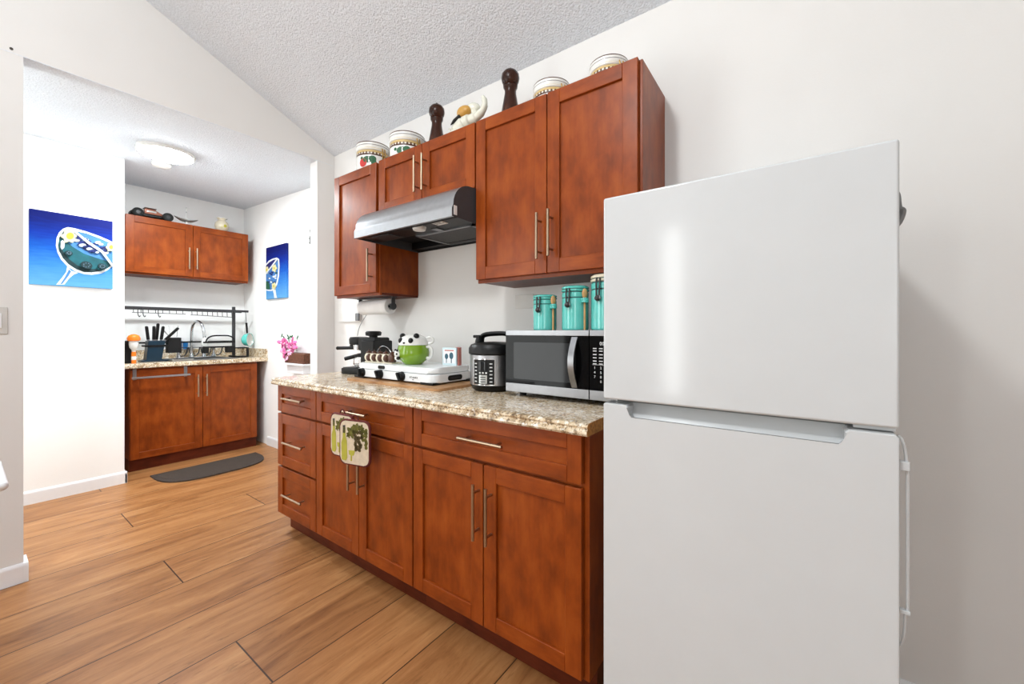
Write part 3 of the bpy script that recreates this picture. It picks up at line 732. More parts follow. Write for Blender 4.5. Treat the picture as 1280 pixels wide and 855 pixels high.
# teal canisters on the microwave, each with a wooden spoon in its side loop
def canister(x, y, rad, hh, label, creamtop=False):
    z = ZM1
    r = thing('canister', label, 'canister', (x, y, z), group='teal clamp canisters')
    b = MB().lathe([(0, 0), (rad*.94, 0), (rad, .006), (rad, hh*.70), (rad*.985, hh*.72, 'tealdk'), (rad*.985, hh*.745, 'teal'), (rad, hh*.76), (rad, hh*.84), (rad*.96, hh*.85, 'tealdk'), (rad*.96, hh*.87), (0, hh*.87)], 'teal', 36)
    part('jar_body', b, r, world=False)
    lm = 'cream' if creamtop else 'teal'
    b = MB().lathe([(rad*.98, hh*.87), (rad*1.04, hh*.885), (rad*1.04, hh*.91), (rad*.99, hh*.92, 'tealdk'), (rad*.99, hh*.935, lm), (rad*1.03, hh*.945), (rad*1.02, hh*.975), (rad*.9, hh), (0, hh)], lm, 36)
    part('lid', b, r, world=False)
    ca = math.atan2(-CAM_D - y, -x) - .50; dx, dy = math.cos(ca), math.sin(ca); tx, ty = -dy, dx
    def q(o, s, zz): return (dx*(rad + o) + tx*s, dy*(rad + o) + ty*s, zz)
    b = MB()
    for s in (-.007, .007): b.tube([q(.006, s, hh*.93), q(.008, s*1.1, hh*.80), q(.010, s*.8, hh*.60)], .0036, 'dkgrey', 6)
    b.tube([q(.010, -.006, hh*.60), q(.011, -.011, hh*.56), q(.012, 0, hh*.52), q(.011, .011, hh*.56), q(.010, .006, hh*.60)], .0045, 'steel', 6)
    b.ball(q(.010, 0, hh*.565), (.012, .012, .012), 'dkgrey', 10)
    b.tube([q(.002, s, hh*.735) for s in (-.012, .012)], .002, 'dkgrey', 6)
    part('clamp', b, r, 'grey metal clamp', world=False)
    sa = ca + 1.10; sx, sy = math.cos(sa), math.sin(sa); kx, ky = -sy, sx
    cx, cy = sx*(rad + .011), sy*(rad + .011)
    ring = [(cx + .0125*math.cos(a), cy + .0125*math.sin(a)) for a in [2*PI*k/14 for k in range(14)]]
    b = MB()
    for zz in (-.006, 0, .006): b.tube([(p[0], p[1], hh*.66 + zz) for p in ring], .004, 'teal', 8, closed=True)
    part('spoon_loop', b, r, world=False)
    sl = .118 if hh < .2 else .15
    s = thing('wooden_spoon', 'small beech spoon in the side loop of the ' + label.split(' teal')[0] + ' teal canister', 'spoon', (x + cx, y + cy, z), group='wooden spoons on the canisters')
    part('spoon_handle', MB().tube([(0, 0, .001), (0, 0, hh*.72)], [.0046, .0042], 'beech', 10), s, world=False)
    part('spoon_bowl', MB().ball((0, 0, hh*.72 + .016), (.0125, .0075, .021), 'beech', 14, rot=R(sa + PI/2, 'Z')), s, world=False)
canister(-.906, -.245, .051, .152, 'shortest teal canister with clamp lid, left of the three on the microwave')
canister(-.757, -.250, .055, .180, 'middle-sized teal canister with clamp lid, second of the three on the microwave')
canister(-.622, -.245, .061, .216, 'tallest teal canister with cream lid, half hidden by the refrigerator', True)

# potholders on the drawer pull
def potholder(loc, rz, label, flip):
    r = thing('potholder', label, 'potholder', loc, rz, group='potholders on the drawer pull')
    b = MB().prism(rrect(-.082, .082, -.19, 0, .028, 6), -.006, .006, 'Y', 'quilt', .003)
    part('pad', b, r, world=False)
    pts = [(p[0], 0, p[1]) for p in rrect(-.083, .083, -.191, .001, .028, 6)]
    part('binding', MB().tube(pts, .0065, 'maroon', 8, closed=True), r, 'maroon edge binding', world=False)
    part('hanging_loop', MB().tube(smooth_path([(-.02, 0, .002), (-.012, 0, .02), (0, 0, .026), (.012, 0, .02), (.02, 0, .002)]), .003, 'maroon', 6), r, world=False)
    b = MB(); y0, y1 = -.0072, -.0055
    def pl(p, m): b.prism(p, y0, y1, 'Y', m)
    pl([(-.066, -.03), (-.052, -.028), (-.050, -.07), (-.042, -.09), (-.040, -.165), (-.048, -.178), (-.072, -.176), (-.075, -.10), (-.066, -.075)], 'wine')
    pl([(-.066, -.022), (-.052, -.020), (-.051, -.055), (-.066, -.057)], 'dark')
    pl([(-.032, -.130), (.006, -.128), (-.002, -.150), (-.012, -.152), (-.013, -.176), (-.020, -.176), (-.020, -.152), (-.029, -.148)], 'wine')
    rnd = random.Random(5)
    for k in range(34):
        u = rnd.uniform(0, 1); gx = .022 + rnd.uniform(-.030, .030)*(1-u*.6); gz = -.045 - u*.08
        pl([(gx + .0085*math.cos(a), gz + .0085*math.sin(a)) for a in [2*PI*j/8 for j in range(8)]], 'grape')
    for k in range(16):
        u = rnd.uniform(0, 1); gx = .056 + rnd.uniform(-.014, .014); gz = -.03 - u*.085
        pl([(gx + .0085*math.cos(a), gz + .0085*math.sin(a)) for a in [2*PI*j/8 for j in range(8)]], 'olive')
    for lx, lz, sz in ((-.016, -.048, .030), (.012, -.028, .024), (-.032, -.062, .015), (.040, -.026, .018)):
        pl([(lx + sz*(1 + .3*math.cos(5*a))*math.cos(a)*.8, lz + sz*(1 + .3*math.cos(5*a))*math.sin(a)*.8) for a in [2*PI*j/20 for j in range(20)]], 'olive')
    part('wine_print', b, r, 'printed grapes, bottle and glass', world=False)
potholder((-1.602, -.712, .787), .22, 'quilted potholder printed with grapes and bottle, the front one facing out', 0)
potholder((-1.742, -.6875, .793), .05, 'quilted potholder hanging behind and left of the other, half covered by it', 1)

# outlet under the tall wall cabinet
single('wall_plate', MB().box(-1.235, -1.12, -.006, 0, 1.305, 1.378, 'greysw', .002), 'blank white cover plate on the wall behind the teal canisters', 'wall plate', base=(-1.18, 0, 1.34))

# ================================================================== ON TOP OF THE WALL CABINETS
UT = 2.175
def patch(b, rad, a0, z0_, shape, mat):
    """flat outline wrapped on a cylinder of the jar"""
    t = bmesh.new()
    t.faces.new([t.verts.new((math.cos(a0 + u/rad)*(rad + .0012), math.sin(a0 + u/rad)*(rad + .0012), z0_ + z)) for u, z in shape]); b._add(t, mat)
def blob(u, z, ru, rz, n=10): return [(u + ru*math.cos(2*PI*k/n), z + rz*math.sin(2*PI*k/n)) for k in range(n)]
def jar(x, y, rad, hb, label):
    """body of height hb, then patterned band and clamped lid"""
    r = thing('ceramic_jar', label, 'jar', (x, y, UT), group='fruit pattern jars on the wall cabinets')
    s = rad/.104
    ca = math.atan2(-CAM_D - y, -x); B1 = hb + .005*s; B2 = hb + .032*s
    b = MB().lathe([(0, 0), (rad*.93, 0), (rad, .008*s), (rad, hb), (rad, B1, 'brownb'), (rad, B1 + .012*s, 'tanb'), (rad, B2), (rad*.98, B2 + .006*s), (0, B2 + .006*s)], 'ceram', 44)
    for u, z, ru, rz, m in ((-.034, -.026, .032, .022, 'leaf'), (-.004, -.020, .024, .020, 'leaf'), (.004, -.045, .017, .030, 'leaf'), (-.066, -.046, .026, .028, 'red'), (-.075, -.016, .010, .010, 'leaf'), (.080, -.030, .026, .024, 'orangefruit'), (.068, -.012, .012, .009, 'leaf')):
        if hb + (z - rz)*s > .004: patch(b, rad, ca, hb, blob(u*s, z*s, ru*s, rz*s), m)
    for k in range(30):
        a = ca - 1.5 + k*.1
        patch(b, rad, a, 0, blob(0, B1 + (.016 if k % 2 else .012)*s, .0055*s, .0045*s, 6), 'brownb' if k % 2 else 'ceram')
    part('jar_body', b, r, world=False)
    L = B2 + .007*s
    b = MB().lathe([(rad*.97, L), (rad*1.02, L + .004*s), (rad*1.03, L + .010*s, 'tanb'), (rad*1.0, L + .014*s, 'ceram'), (rad*1.02, L + .022*s), (rad*1.03, L + .030*s, 'grit'), (rad*1.03, L + .034*s, 'ceram'), (rad*1.03, L + .046*s, 'brownb'), (rad*1.02, L + .052*s), (rad*.97, L + .054*s, 'ceram'), (0, L + .055*s)], 'ceram', 44)
    part('lid', b, r, world=False)
    sa = ca + .62
    def q(o, sd, z): return (math.cos(sa + sd/rad)*(rad + o), math.sin(sa + sd/rad)*(rad + o), L + z*s)
    b = MB()
    for sd in (-.008, .008): b.tube([q(.005, sd, .016), q(.012, sd, -.014), q(.006, sd*.8, -.040)], .003*s + .0006, 'brass', 6)
    b.tube([q(.006, -.008, -.040), q(.010, 0, -.046), q(.006, .008, -.040)], .004, 'brass', 6)
    part('clasp', b, r, 'brass clasp', world=False)
    sb = ca + 1.35
    part('hinge', MB().box(rad*1.0, rad*1.12, -.012, .012, L + .008*s, L + .036*s, 'grit', .003, mx=R(sb, 'Z')), r, 'grey metal hinge', world=False)
jar(-2.215, -.190, .100, .090, 'white fruit-pattern jar at the far left on the narrow wall cabinet')
jar(-1.890, -.185, .100, .062, 'white fruit-pattern jar above the hood beside the shorter pepper mill')
jar(-.905, -.190, .080, .026, 'fruit-pattern jar with only its lid showing, beside the taller pepper mill')
jar(-.636, -.190, .076, .022, 'fruit-pattern jar with only its lid showing, near the wall cabinet right end')
def mill(x, y, s, label):
    r = thing('pepper_mill', label, 'pepper mill', (x, y, UT), group='pepper mills on the wall cabinets')
    part('mill_body', MB().lathe([(0, 0), (.046*s, 0), (.048*s, .012), (.045*s, .05), (.036*s, .10), (.028*s, .145), (.027*s, .165), (.034*s, .178), (.034*s, .183), (0, .183)], 'mill', 28), r, world=False)
    part('mill_head', MB().lathe([(.030*s, .1835), (.035*s, .188), (.033*s, .194), (.040*s, .205), (.0435*s, .222), (.041*s, .240), (.030*s, .254), (.012*s, .261), (.006, .263), (.007, .268), (.004, .273), (0, .274)], 'mill', 28), r, world=False)
mill(-1.636, -.19, 1.0, 'dark turned wooden pepper mill, the left one, between jar and bird')
mill(-1.132, -.19, 1.0, 'dark turned wooden pepper mill, the right one, on the tall wall cabinet')

# bird figurine
r = thing('bird_figurine', 'white ceramic bird figurine with gold head and curled neck', 'figurine', (-1.39, -.20, UT))
def ex(px, pz, dy=0): return (px, -.20 + dy, pz)
b = MB().tube(smooth_path([ex(-1.475, 2.176), ex(-1.470, 2.215), ex(-1.450, 2.250), ex(-1.415, 2.270), ex(-1.375, 2.272), ex(-1.335, 2.274), ex(-1.300, 2.290), ex(-1.283, 2.320), ex(-1.288, 2.350), ex(-1.297, 2.362)]), [.040]*6 + [.042]*6 + [.040]*6 + [.034]*6 + [.026]*6 + [.020]*6 + [.017]*6 + [.014]*6 + [.009]*6 + [.004], 'glaze_ivory', 14)
b.ball(ex(-1.455, 2.210), (.060, .050, .040), 'glaze_ivory', 18); b.ball(ex(-1.44, 2.19), (.085, .06, .03), 'glaze_ivory', 18)
part('bird_body', b, r)
part('bird_head', MB().ball(ex(-1.372, 2.325, .01), (.046, .034, .032), 'glaze_ivory', 18).tube(smooth_path([ex(-1.345, 2.285), ex(-1.355, 2.31), ex(-1.37, 2.325)]), .018, 'glaze_ivory', 10), r)
part('gold_cap', MB().ball(ex(-1.405, 2.312, -.018), (.045, .030, .030), 'gold', 16), r, 'golden-brown cap')
part('beak', MB().tube([ex(-1.42, 2.29, -.03), ex(-1.455, 2.272, -.04), ex(-1.475, 2.255, -.045)], [.012, .009, .002], 'black', 8), r, 'black beak')
b = MB()
for k in range(4): b.tube([ex(-1.465, 2.235 - k*.014, -.04), ex(-1.492 + k*.003, 2.240 - k*.016, -.045)], [.006, .002], 'glaze_ivory', 6)
part('wing_feathers', b, r)

# ================================================================== LEFT SIDE OF THE PHOTO
r = thing('light_switch', 'off-white light switch plate on the grey wall at the left edge', 'switch', (XG, -1.66, 1.234))
part('plate', MB().box(XG, XG + .006, -1.722, -1.606, 1.172, 1.297, 'greysw', .003), r)
for y in (-1.69, -1.64): part('rocker', MB().box(XG + .004, XG + .010, y - .016, y + .016, 1.20, 1.268, 'trim', .002), r)
single('wall_nail', MB().lathe([(0, 0), (.006, 0), (.006, .003), (0, .004)], 'dark', 10, mx=T(XG, -1.596, 2.504) @ R(PI/2, 'Y')), 'small dark nail head high on the wall left of the opening', 'nail')
r = thing('side_table', 'white table corner poking in at the left edge of the photo', 'table', (-2.03, -1.79, 0))
part('table_top', MB().box(-2.215, -1.858, -1.93, -1.656, .726, .752, 'trim', .012, 4), r)
part('table_apron', MB().box(-2.17, -1.92, -1.87, -1.72, .66, .726, 'peach', .002), r)
for x in (-2.15, -1.94):
    for y in (-1.86, -1.73): part('leg', MB().box(x - .02, x + .02, y - .02, y + .02, 0, .67, 'trim', .003), r)

# ================================================================== ALCOVE
A90 = PI/2
XB = -4.55
r = thing('base_cabinet', 'cherry-stained two-door base cabinet under the sink in the alcove', 'cabinet', (XB, -.90, 0), A90)
wd = .97
part('carcass', carcass(wd, .56, .10, .87), r, world=False)
part('toe_kick', MB().box(0, wd, .03, .5, 0, .10, 'kick'), r, world=False)
door(r, G_, .505 - .002, .10, .855, -.438 + .90, .682, .205); door(r, .505 + .002, wd - G_, .10, .855, -.372 + .90, .682, .205)
b = MB().prism([(x, z) for x, z in [(XF, .912), (XB + .014, .912), (XB + .026, .906), (XB + .03, .89), (XB + .026, .874), (XB + .01, .872), (XF, .872)]], -.972, YR, 'Y', 'granite')
# opening for the basin: the counter is built around it
single('countertop', b, 'granite-look sink counter in the alcove below the dish rack', 'countertop', base=(-4.83, -.4, .872))
b = MB().box(XF, XF + .02, -.972, YR - .02, .912, 1.005, 'granite', .003).box(XF, XB + .02, YR - .02, YR, .912, 1.000, 'granite', .003)
single('backsplash', b, 'low granite-look splashback around the alcove sink counter', 'backsplash', base=(-4.9, -.2, .912))
# sink
r = thing('kitchen_sink', 'stainless drop-in sink set in the alcove counter', 'sink', (-4.80, -.38, .912))
b = MB()
b.box(-4.64, -4.60, -.60, -.10, .9125, .918, 'steel', .002); b.box(-5.06, -5.00, -.60, -.10, .9125, .918, 'steel', .002)
b.box(-5.00, -4.64, -.60, -.57, .9125, .918, 'steel', .002); b.box(-5.00, -4.64, -.13, -.10, .9125, .918, 'steel', .002)
part('rim', b, r)
part('basin', MB().box(-5.00, -4.64, -.57, -.13, .9122, .9135, 'dkgrey'), r)
# faucet
fx, fy = -4.99, -.36
r = thing('faucet', 'chrome gooseneck faucet at the alcove sink', 'faucet', (fx, fy, .918))
part('base_plate', MB().box(fx - .025, fx + .025, fy - .12, fy + .20, .918, .926, 'chrome', .003), r)
part('spout', MB().lathe([(.024, .926), (.016, .95), (.013, .97)], 'chrome', 18, cx=fx, cy=fy).tube(smooth_path([(fx, fy, .96), (fx, fy, 1.12), (fx + .005, fy + .003, 1.21), (fx + .03, fy + .012, 1.265), (fx + .075, fy + .03, 1.285), (fx + .12, fy + .05, 1.255), (fx + .145, fy + .062, 1.18), (fx + .15, fy + .065, 1.10)]), .0135, 'chrome', 12), r)
part('spray_head', MB().lathe([(0, -.05), (.024, -.05), (.028, -.02), (.02, .015), (.012, .03), (0, .03)], 'ceram', 18, mx=T(fx + .15, fy + .065, 1.09)), r, 'white spray head')
for y in (fy - .105, fy + .105, fy + .19):
    part('tap_handle', MB().lathe([(.022, .926), (.016, .945), (.011, .965), (.012, 1.0), (.018, 1.02), (0, 1.028)], 'chrome', 16, cx=fx, cy=y), r)
# dish rack across the sink
RX0, RX1 = -4.99, -4.81; PX = -4.85
r = thing('dish_rack', 'dark grey over-sink dish rack spanning the alcove counter', 'dish rack', (-4.93, -.45, .912))
for y in (-.038, -.93):
    b = MB().box(PX - .013, PX + .013, y - .013, y + .013, .914, 1.442, 'dkgrey', .003)
    b.box(RX0, RX1, y - .010, y + .010, 1.39, 1.410, 'dkgrey', .002)
    b.box(PX - .10, PX + .12, y - .014, y + .014, .912, .930, 'blackm', .003)
    part('side_frame', b, r)
y = -.038
part('foot_bracket', MB().box(PX, PX + .12, y + .0, y + .10, .914, .926, 'blackm', .003).box(PX, PX + .12, y + .0, y + .10, 1.005, 1.017, 'blackm', .003).box(PX + .10, PX + .12, y + .08, y + .10, .914, 1.017, 'blackm', .003), r)
b = MB()
for x in (RX0, RX1): b.box(x - .010, x + .010, -.95, .085, 1.385, 1.408, 'dkgrey', .003)
for k in range(9): b.cyl((RX0, -.86 + k*.11, 1.398), (RX1, -.86 + k*.11, 1.398), .003, 'dkgrey', 6)
part('top_shelf', b, r)
b = MB(); x = RX1
b.cyl((x + .02, -.42, 1.345), (x + .02, -.07, 1.330), .003, 'dkgrey', 6)
for k in range(9): b.cyl((x + .012, -.41 + k*.042, 1.39), (x + .02, -.41 + k*.042, 1.343 - k*.0015), .0026, 'dkgrey', 6)
b.cyl((x + .02, -.84, 1.352), (x + .02, -.46, 1.350), .003, 'dkgrey', 6)
for k in range(8): b.cyl((x + .012, -.83 + k*.05, 1.39), (x + .02, -.83 + k*.05, 1.351), .0026, 'dkgrey', 6)
part('cup_rail', b, r)
part('lower_rail', MB().cyl((PX, -.93, 1.08), (PX, -.038, 1.08), .008, 'blackm', 8), r)
for y in (-.80, -.765, -.66):
    part('hook', MB().tube(smooth_path([(RX1 + .012, y, 1.395), (RX1 + .014, y, 1.34), (RX1 + .02, y + .008, 1.315), (RX1 + .032, y + .012, 1.325)]), .0032, 'dkgrey', 6), r)
b = MB()
for k in range(4):
    y0 = -.47 + k*.10
    b.tube(smooth_path([(-5.03, y0, 1.02), (-5.03, y0 + .008, .97), (-5.03, y0 + .03, .938), (-5.03, y0 + .06, .938), (-5.03, y0 + .082, .97), (-5.03, y0 + .09, 1.02)]), .0058, 'dkgrey', 6)
b.cyl((-5.03, -.47, 1.02), (-5.03, -.08, 1.02), .004, 'dkgrey', 6)
part('plate_rack', b, r)
# hanging containers on the rack
single('utensil_holder', MB().box(-4.795, -4.72, -.61, -.51, .985, 1.125, 'blackm', .004).box(-4.785, -4.73, -.60, -.52, 1.11, 1.126, 'black').box(-4.80, -4.795, -.6, -.52, 1.07, 1.10, 'blackm'), 'black utensil box hanging on the dish rack', 'holder', base=(-4.757, -.56, .985))
r = thing('dish_basket', 'black wire basket with arched rim hanging right of the faucet', 'basket', (-4.77, -.2, .97))
b = MB()
for z in (1.075, 1.028): b.box(-4.742, -4.732, -.32, -.065, z - .008, z + .008, 'blackm', .002); b.box(-4.80, -4.735, -.32, -.31, z - .008, z + .008, 'blackm', .002); b.box(-4.80, -4.735, -.075, -.065, z - .008, z + .008, 'blackm', .002)
b.tube(smooth_path([(-4.737, -.315, 1.08), (-4.737, -.30, 1.115), (-4.737, -.26, 1.138), (-4.737, -.19, 1.142), (-4.737, -.12, 1.138), (-4.737, -.08, 1.115), (-4.737, -.07, 1.08)]), .007, 'blackm', 8)
part('wire_frame', b, r)
for ya, yb in ((-.135, -.072), (-.33, -.29)): part('basket_end', MB().box(-4.80, -4.735, ya, yb, .968, 1.03, 'blackm', .003), r)
# pan hanging at the right end
r = thing('frying_pan', 'small teal and white pan hanging from the dish rack end', 'pan', (-4.80, .06, 1.02))
b = MB().lathe([(0, -.03), (.045, -.03), (.060, -.016), (.072, .034), (.068, .034), (.056, -.010), (0, -.024)], 'teal', 32, mx=T(-4.80, .065, 1.095) @ R(.75, 'Z') @ R(PI/2, 'Y'))
b.lathe([(0, -.0225), (.055, -.009), (.067, .032)], 'ceram', 32, mx=T(-4.80, .065, 1.095) @ R(.75, 'Z') @ R(PI/2, 'Y'))
part('pan_bowl', b, r)
part('pan_handle', MB().cyl((-4.78, .063, 1.165), (-4.78, .055, 1.275), .0085, 'black', 10, r2=.0105), r, 'black handle')
single('hanging_strap', MB().tube(smooth_path([(-4.80, .055, 1.398), (-4.782, .05, 1.36), (-4.779, .052, 1.31), (-4.78, .055, 1.272)]), .003, 'dkgrey', 6), 'thin dark hook strap carrying the teal pan', 'hook')
# knife block and knives
r = thing('knife_block', 'dark petrol-blue knife block on the alcove counter', 'knife block', (-4.75, -.70, .912))
part('block', MB().prism([(-.80, 0.912), (-.60, .912), (-.60, .925), (-.66, .93), (-.63, 1.10), (-.75, 1.10), (-.76, .93), (-.80, .925)], -4.80, -4.70, 'X', 'bluep', .003), r)
part('block_band', MB().box(-4.806, -4.694, -.775, -.615, 1.045, 1.062, 'black', .002), r)
for i, (y, x, hgt, tilt, nm) in enumerate(((-.735, -4.77, .125, -.10, 'leftmost handle'), (-.705, -4.74, .125, .02, 'second handle from the left'), (-.68, -4.77, .15, .08, 'tallest of the upright handles'), (-.655, -4.735, .125, .12, 'rightmost upright handle'), (-.64, -4.708, .15, .72, 'leaning far to the right'))):
    k = thing('knife', 'black-handled knife in the petrol-blue block, ' + nm, 'knife', (x, y, 1.098), 0, 'knives in the block')
    part('handle', MB().box(-.010, .010, -.011, .011, .012, hgt, 'black', .004, mx=R(-tilt, 'X')).ball((0, 0, hgt), (.011, .012, .010), 'black', 10, mx=R(-tilt, 'X')), k, world=False)
    part('bolster', MB().box(-.008, .008, -.009, .009, -.002, .014, 'steel', .002, mx=R(-tilt, 'X')), k, world=False)
# spray bottle
sx_, sy_ = -4.60, -.865
r = thing('spray_bottle', 'orange and white bottle at the left end of the alcove counter', 'bottle', (sx_, sy_, .912))
part('bottle_body', MB().lathe([(0, 0), (.015, 0), (.016, .01), (.016, .085), (.013, .10, 'ceram'), (.014, .115), (.028, .135), (.032, .165), (.030, .19), (0, .192)], 'orange', 24, mx=T(sx_, sy_, .912)), r)
part('bottle_label', MB().lathe([(.0166, .03), (.0166, .06)], 'ceram', 24, mx=T(sx_, sy_, .912)), r, 'white label')
part('bottle_cap', MB().lathe([(.031, .19), (.042, .196), (.043, .218), (.034, .236), (.016, .246), (0, .248)], 'orange', 24, mx=T(sx_, sy_, .912)), r, 'broad orange cap')
# small wares
single('dark_container', MB().lathe([(0, 0), (.05, 0), (.055, .01), (.055, .17), (.05, .19), (0, .192)], 'blackm', 24, mx=T(-4.70, -.89, .912)), 'dark canister in the shadow behind the orange bottle', 'canister', base=(-4.70, -.89, .912))
single('drinking_glass', MB().lathe([(0, .002), (.026, 0), (.036, .11), (.034, .11), (.024, .006), (0, .006)], 'glass', 24, mx=T(-4.758, -.56, 1.127)), 'clear drinking glass upright on the black utensil box', 'glass', base=(-4.758, -.56, 1.127))
r = thing('serving_fork', 'grey utensil leaning out left of the black box', 'utensil', (-4.76, -.595, 1.12))
part('utensil_handle', MB().tube([(-4.757, -.585, 1.128), (-4.757, -.63, 1.19)], [.004, .010], 'silverp', 8, flat=.5), r)
for i, (y, h, m, nm) in enumerate(((-.435, .085, 'bluecup', 'left of the two'), (-.385, .075, 'bluecup', 'right of the two'))):
    single('blue_cup', MB().lathe([(0, 0), (.018, 0), (.022, h), (.020, h), (.016, .004), (0, .004)], m, 20, mx=T(-5.075, y, 1.005)), 'small blue cup behind the faucet, ' + nm, 'cup', 'blue cups behind the faucet', (-5.075, y, 1.005))
single('scrub_sponge', MB().box(-5.09, -5.055, -.655, -.585, 1.005, 1.05, 'greens', .008), 'green sponge on the splashback ledge left of the black box', 'sponge', base=(-5.07, -.63, 1.005))
single('baking_dish', MB().prism(rrect(-4.70, -4.60, -.615, -.44, .02), .9185, .93, 'Z', 'silverp', .004).prism(rrect(-4.69, -4.61, -.605, -.45, .015), .93, .931, 'Z', 'dkgrey'), 'flat grey metal tray lying on the sink edge', 'tray', base=(-4.65, -.53, .9185))
# towel bar over the door
r = thing('towel_bar', 'over-door chrome towel bar on the left alcove sink cabinet door', 'towel bar', (XB, -.70, .79))
part('bar', MB().box(XB + .036, XB + .048, -.895, -.50, .784, .801, 'hoodsteel', .003), r)
for y in (-.87, -.525): part('bracket', MB().box(XB + .0005, XB + .0035, y - .012, y + .012, .775, .866, 'steel').box(XB, XB + .044, y - .012, y + .012, .786, .792, 'steel'), r)
# floor mat, half round
pts = []
for k in range(25):
    a = PI*k/24; ca_, sa_ = math.cos(a), math.sin(a)
    pts.append((-4.30 + .40*abs(sa_)**.62, -.435 - .39*(1 if ca_ > 0 else -1)*abs(ca_)**.62))
r = thing('floor_mat', 'dark grey half-round mat on the floor before the alcove sink cabinet', 'mat', (-4.15, -.43, 0))
part('mat_pad', MB().prism(pts[::-1], .0005, .011, 'Z', 'mat', .003), r)
inn = [(-4.285 + (x + 4.30)*.90, -.435 + (y + .435)*.94) for x, y in pts]
b = MB()
for k in range(15):
    x = -4.285 + k*.024; q = max(0, 1 - ((x + 4.285)/.365)**2.2); hw = .36*q**.42
    if hw > .02: b.box(x, x + .010, -.435 - hw, -.435 + hw, .0105, .0125, 'matedge')
part('mat_ribs', b, r)
# alcove wall cabinet
XU = -4.79
r, wd, h = upper_unit('two-door cherry-stained wall cabinet in the alcove under the toy car', 0, .965, 1.70, 2.215, (XU, -.885, 1.70), A90, .325)
door(r, G_, .483 - .002, .012, h, -.438 + .885, .185, .205); door(r, .483 + .002, wd - G_, .012, h, -.378 + .885, .188, .205)
AT = 2.2135
# toy buggy
r = thing('toy_car', 'black toy buggy with copper body on the alcove wall cabinet', 'toy car', (-4.88, -.69, AT), A90)
b = MB().box(-.085, .085, -.035, .035, .022, .045, 'black', .006).box(-.15, -.07, -.02, .02, .03, .042, 'black', .004).box(.07, .12, -.02, .02, .03, .042, 'black', .004)
part('chassis', b, r, world=False)
part('car_body', MB().prism([(-.055, .045), (-.055, .085), (-.045, .096), (.02, .092), (.045, .076), (.085, .058), (.085, .045)], -.034, .034, 'Y', 'redbrown', .006).box(-.04, .03, -.0355, .0355, .062, .080, 'silverp', .004), r, 'copper and silver body', world=False)
part('rear_wing', MB().box(-.055, .03, -.04, .04, .097, .102, 'brownb', .002), r, world=False)
for x in (-.105, .105):
    for y in (-.055, .055):
        w_ = part('wheel', MB().lathe([(0, -.022), (.030, -.022), (.040, -.014), (.040, .014), (.030, .022), (0, .022)], 'rubber', 24, mx=T(x, y, .040) @ R(PI/2, 'X')), r, world=False)
        part('wheel_hub', MB().lathe([(0, -.0235), (.016, -.0225), (.016, .0225), (0, .0235)], 'dkgrey', 16, mx=T(x, y, .040) @ R(PI/2, 'X')), w_, world=False)
# model sailboat
r = thing('model_boat', 'silver boat-shaped ornament on a white stand on the alcove wall cabinet', 'ornament', (-4.88, -.43, AT), A90)
t = bmesh.new(); secs = []
for k in range(13):
    s_ = -1 + k/6; hw = .03*max(.04, (1 - s_*s_))**.6; zz = .050 + .020*s_*s_; dp = .026*max(.05, 1 - s_*s_)**.7
    secs.append([t.verts.new((s_*.095, hw*math.cos(a), zz + .012 + dp*min(0, math.sin(a)) if math.sin(a) < -1e-6 else zz + .012)) for a in [PI + PI*j/8 for j in range(9)]])
for A, B in zip(secs, secs[1:]):
    for j in range(8): t.faces.new((A[j], A[j+1], B[j+1], B[j]))
for A, B in zip(secs, secs[1:]): t.faces.new((A[0], B[0], B[8], A[8]))
part('hull', (lambda b: (b._add(t, 'silverp'), b)[1])(MB()), r, world=False)
part('boat_stand', MB().box(-.008, .008, -.012, .012, 0, .040, 'ceram', .002).box(-.05, .05, -.02, .02, 0, .006, 'ceram', .002), r, 'white stand', world=False)
part('mast', MB().cyl((0, 0, .06), (0, 0, .185), .0022, 'ceram', 8).ball((0, 0, .178), (.005, .005, .006), 'silverp', 8).ball((0, 0, .135), (.005, .005, .008), 'silverp', 8), r, world=False)
# vase
r = thing('vase', 'round cream vase at the right on the alcove wall cabinet', 'vase', (-4.88, -.135, AT))
part('vase_body', MB().lathe([(0, 0), (.03, 0), (.036, .006), (.055, .03), (.062, .06), (.056, .092), (.040, .112), (.030, .120), (.034, .132), (.046, .142), (.042, .142), (.026, .122), (0, .118)], 'cream', 32).ball((.058, .01, .058), (.006, .016, .016), 'p_yel', 10).ball((.055, -.016, .044), (.006, .012, .012), 'p_cream', 10), r, world=False)
part('vase_rim', MB().tube([(.045*math.cos(2*PI*k/24), .045*math.sin(2*PI*k/24), .142 + .004*math.cos(6*2*PI*k/24)) for k in range(24)], .004, 'ceram', 6, closed=True), r, world=False)

# ceiling light and detector
LX, LY = -3.80, -.84
r = thing('ceiling_light', 'lit round flush ceiling light in the alcove', 'light', (LX, LY, alcove_z(LX) + .004))
part('light_ring', MB().lathe([(.150, 0), (.168, 0), (.172, -.012), (.168, -.030), (.158, -.034), (.155, -.02)], 'ceram', 48, mx=T(LX, LY, alcove_z(LX) + .004)), r)
part('diffuser', MB().lathe([(.158, -.020), (.155, -.036), (.12, -.046), (.06, -.052), (0, -.053)], 'lamp', 48, mx=T(LX, LY, alcove_z(LX) + .004)), r, 'glowing white diffuser')
r = thing('smoke_detector', 'small white smoke detector on the alcove ceiling beyond the light', 'smoke detector', (-4.15, -.785, alcove_z(-4.15) + .002))
part('detector_body', MB().lathe([(.062, 0), (.062, -.018), (.054, -.030), (.03, -.036), (0, -.037)], 'ceram', 32, mx=T(-4.15, -.785, alcove_z(-4.15) + .002)), r)

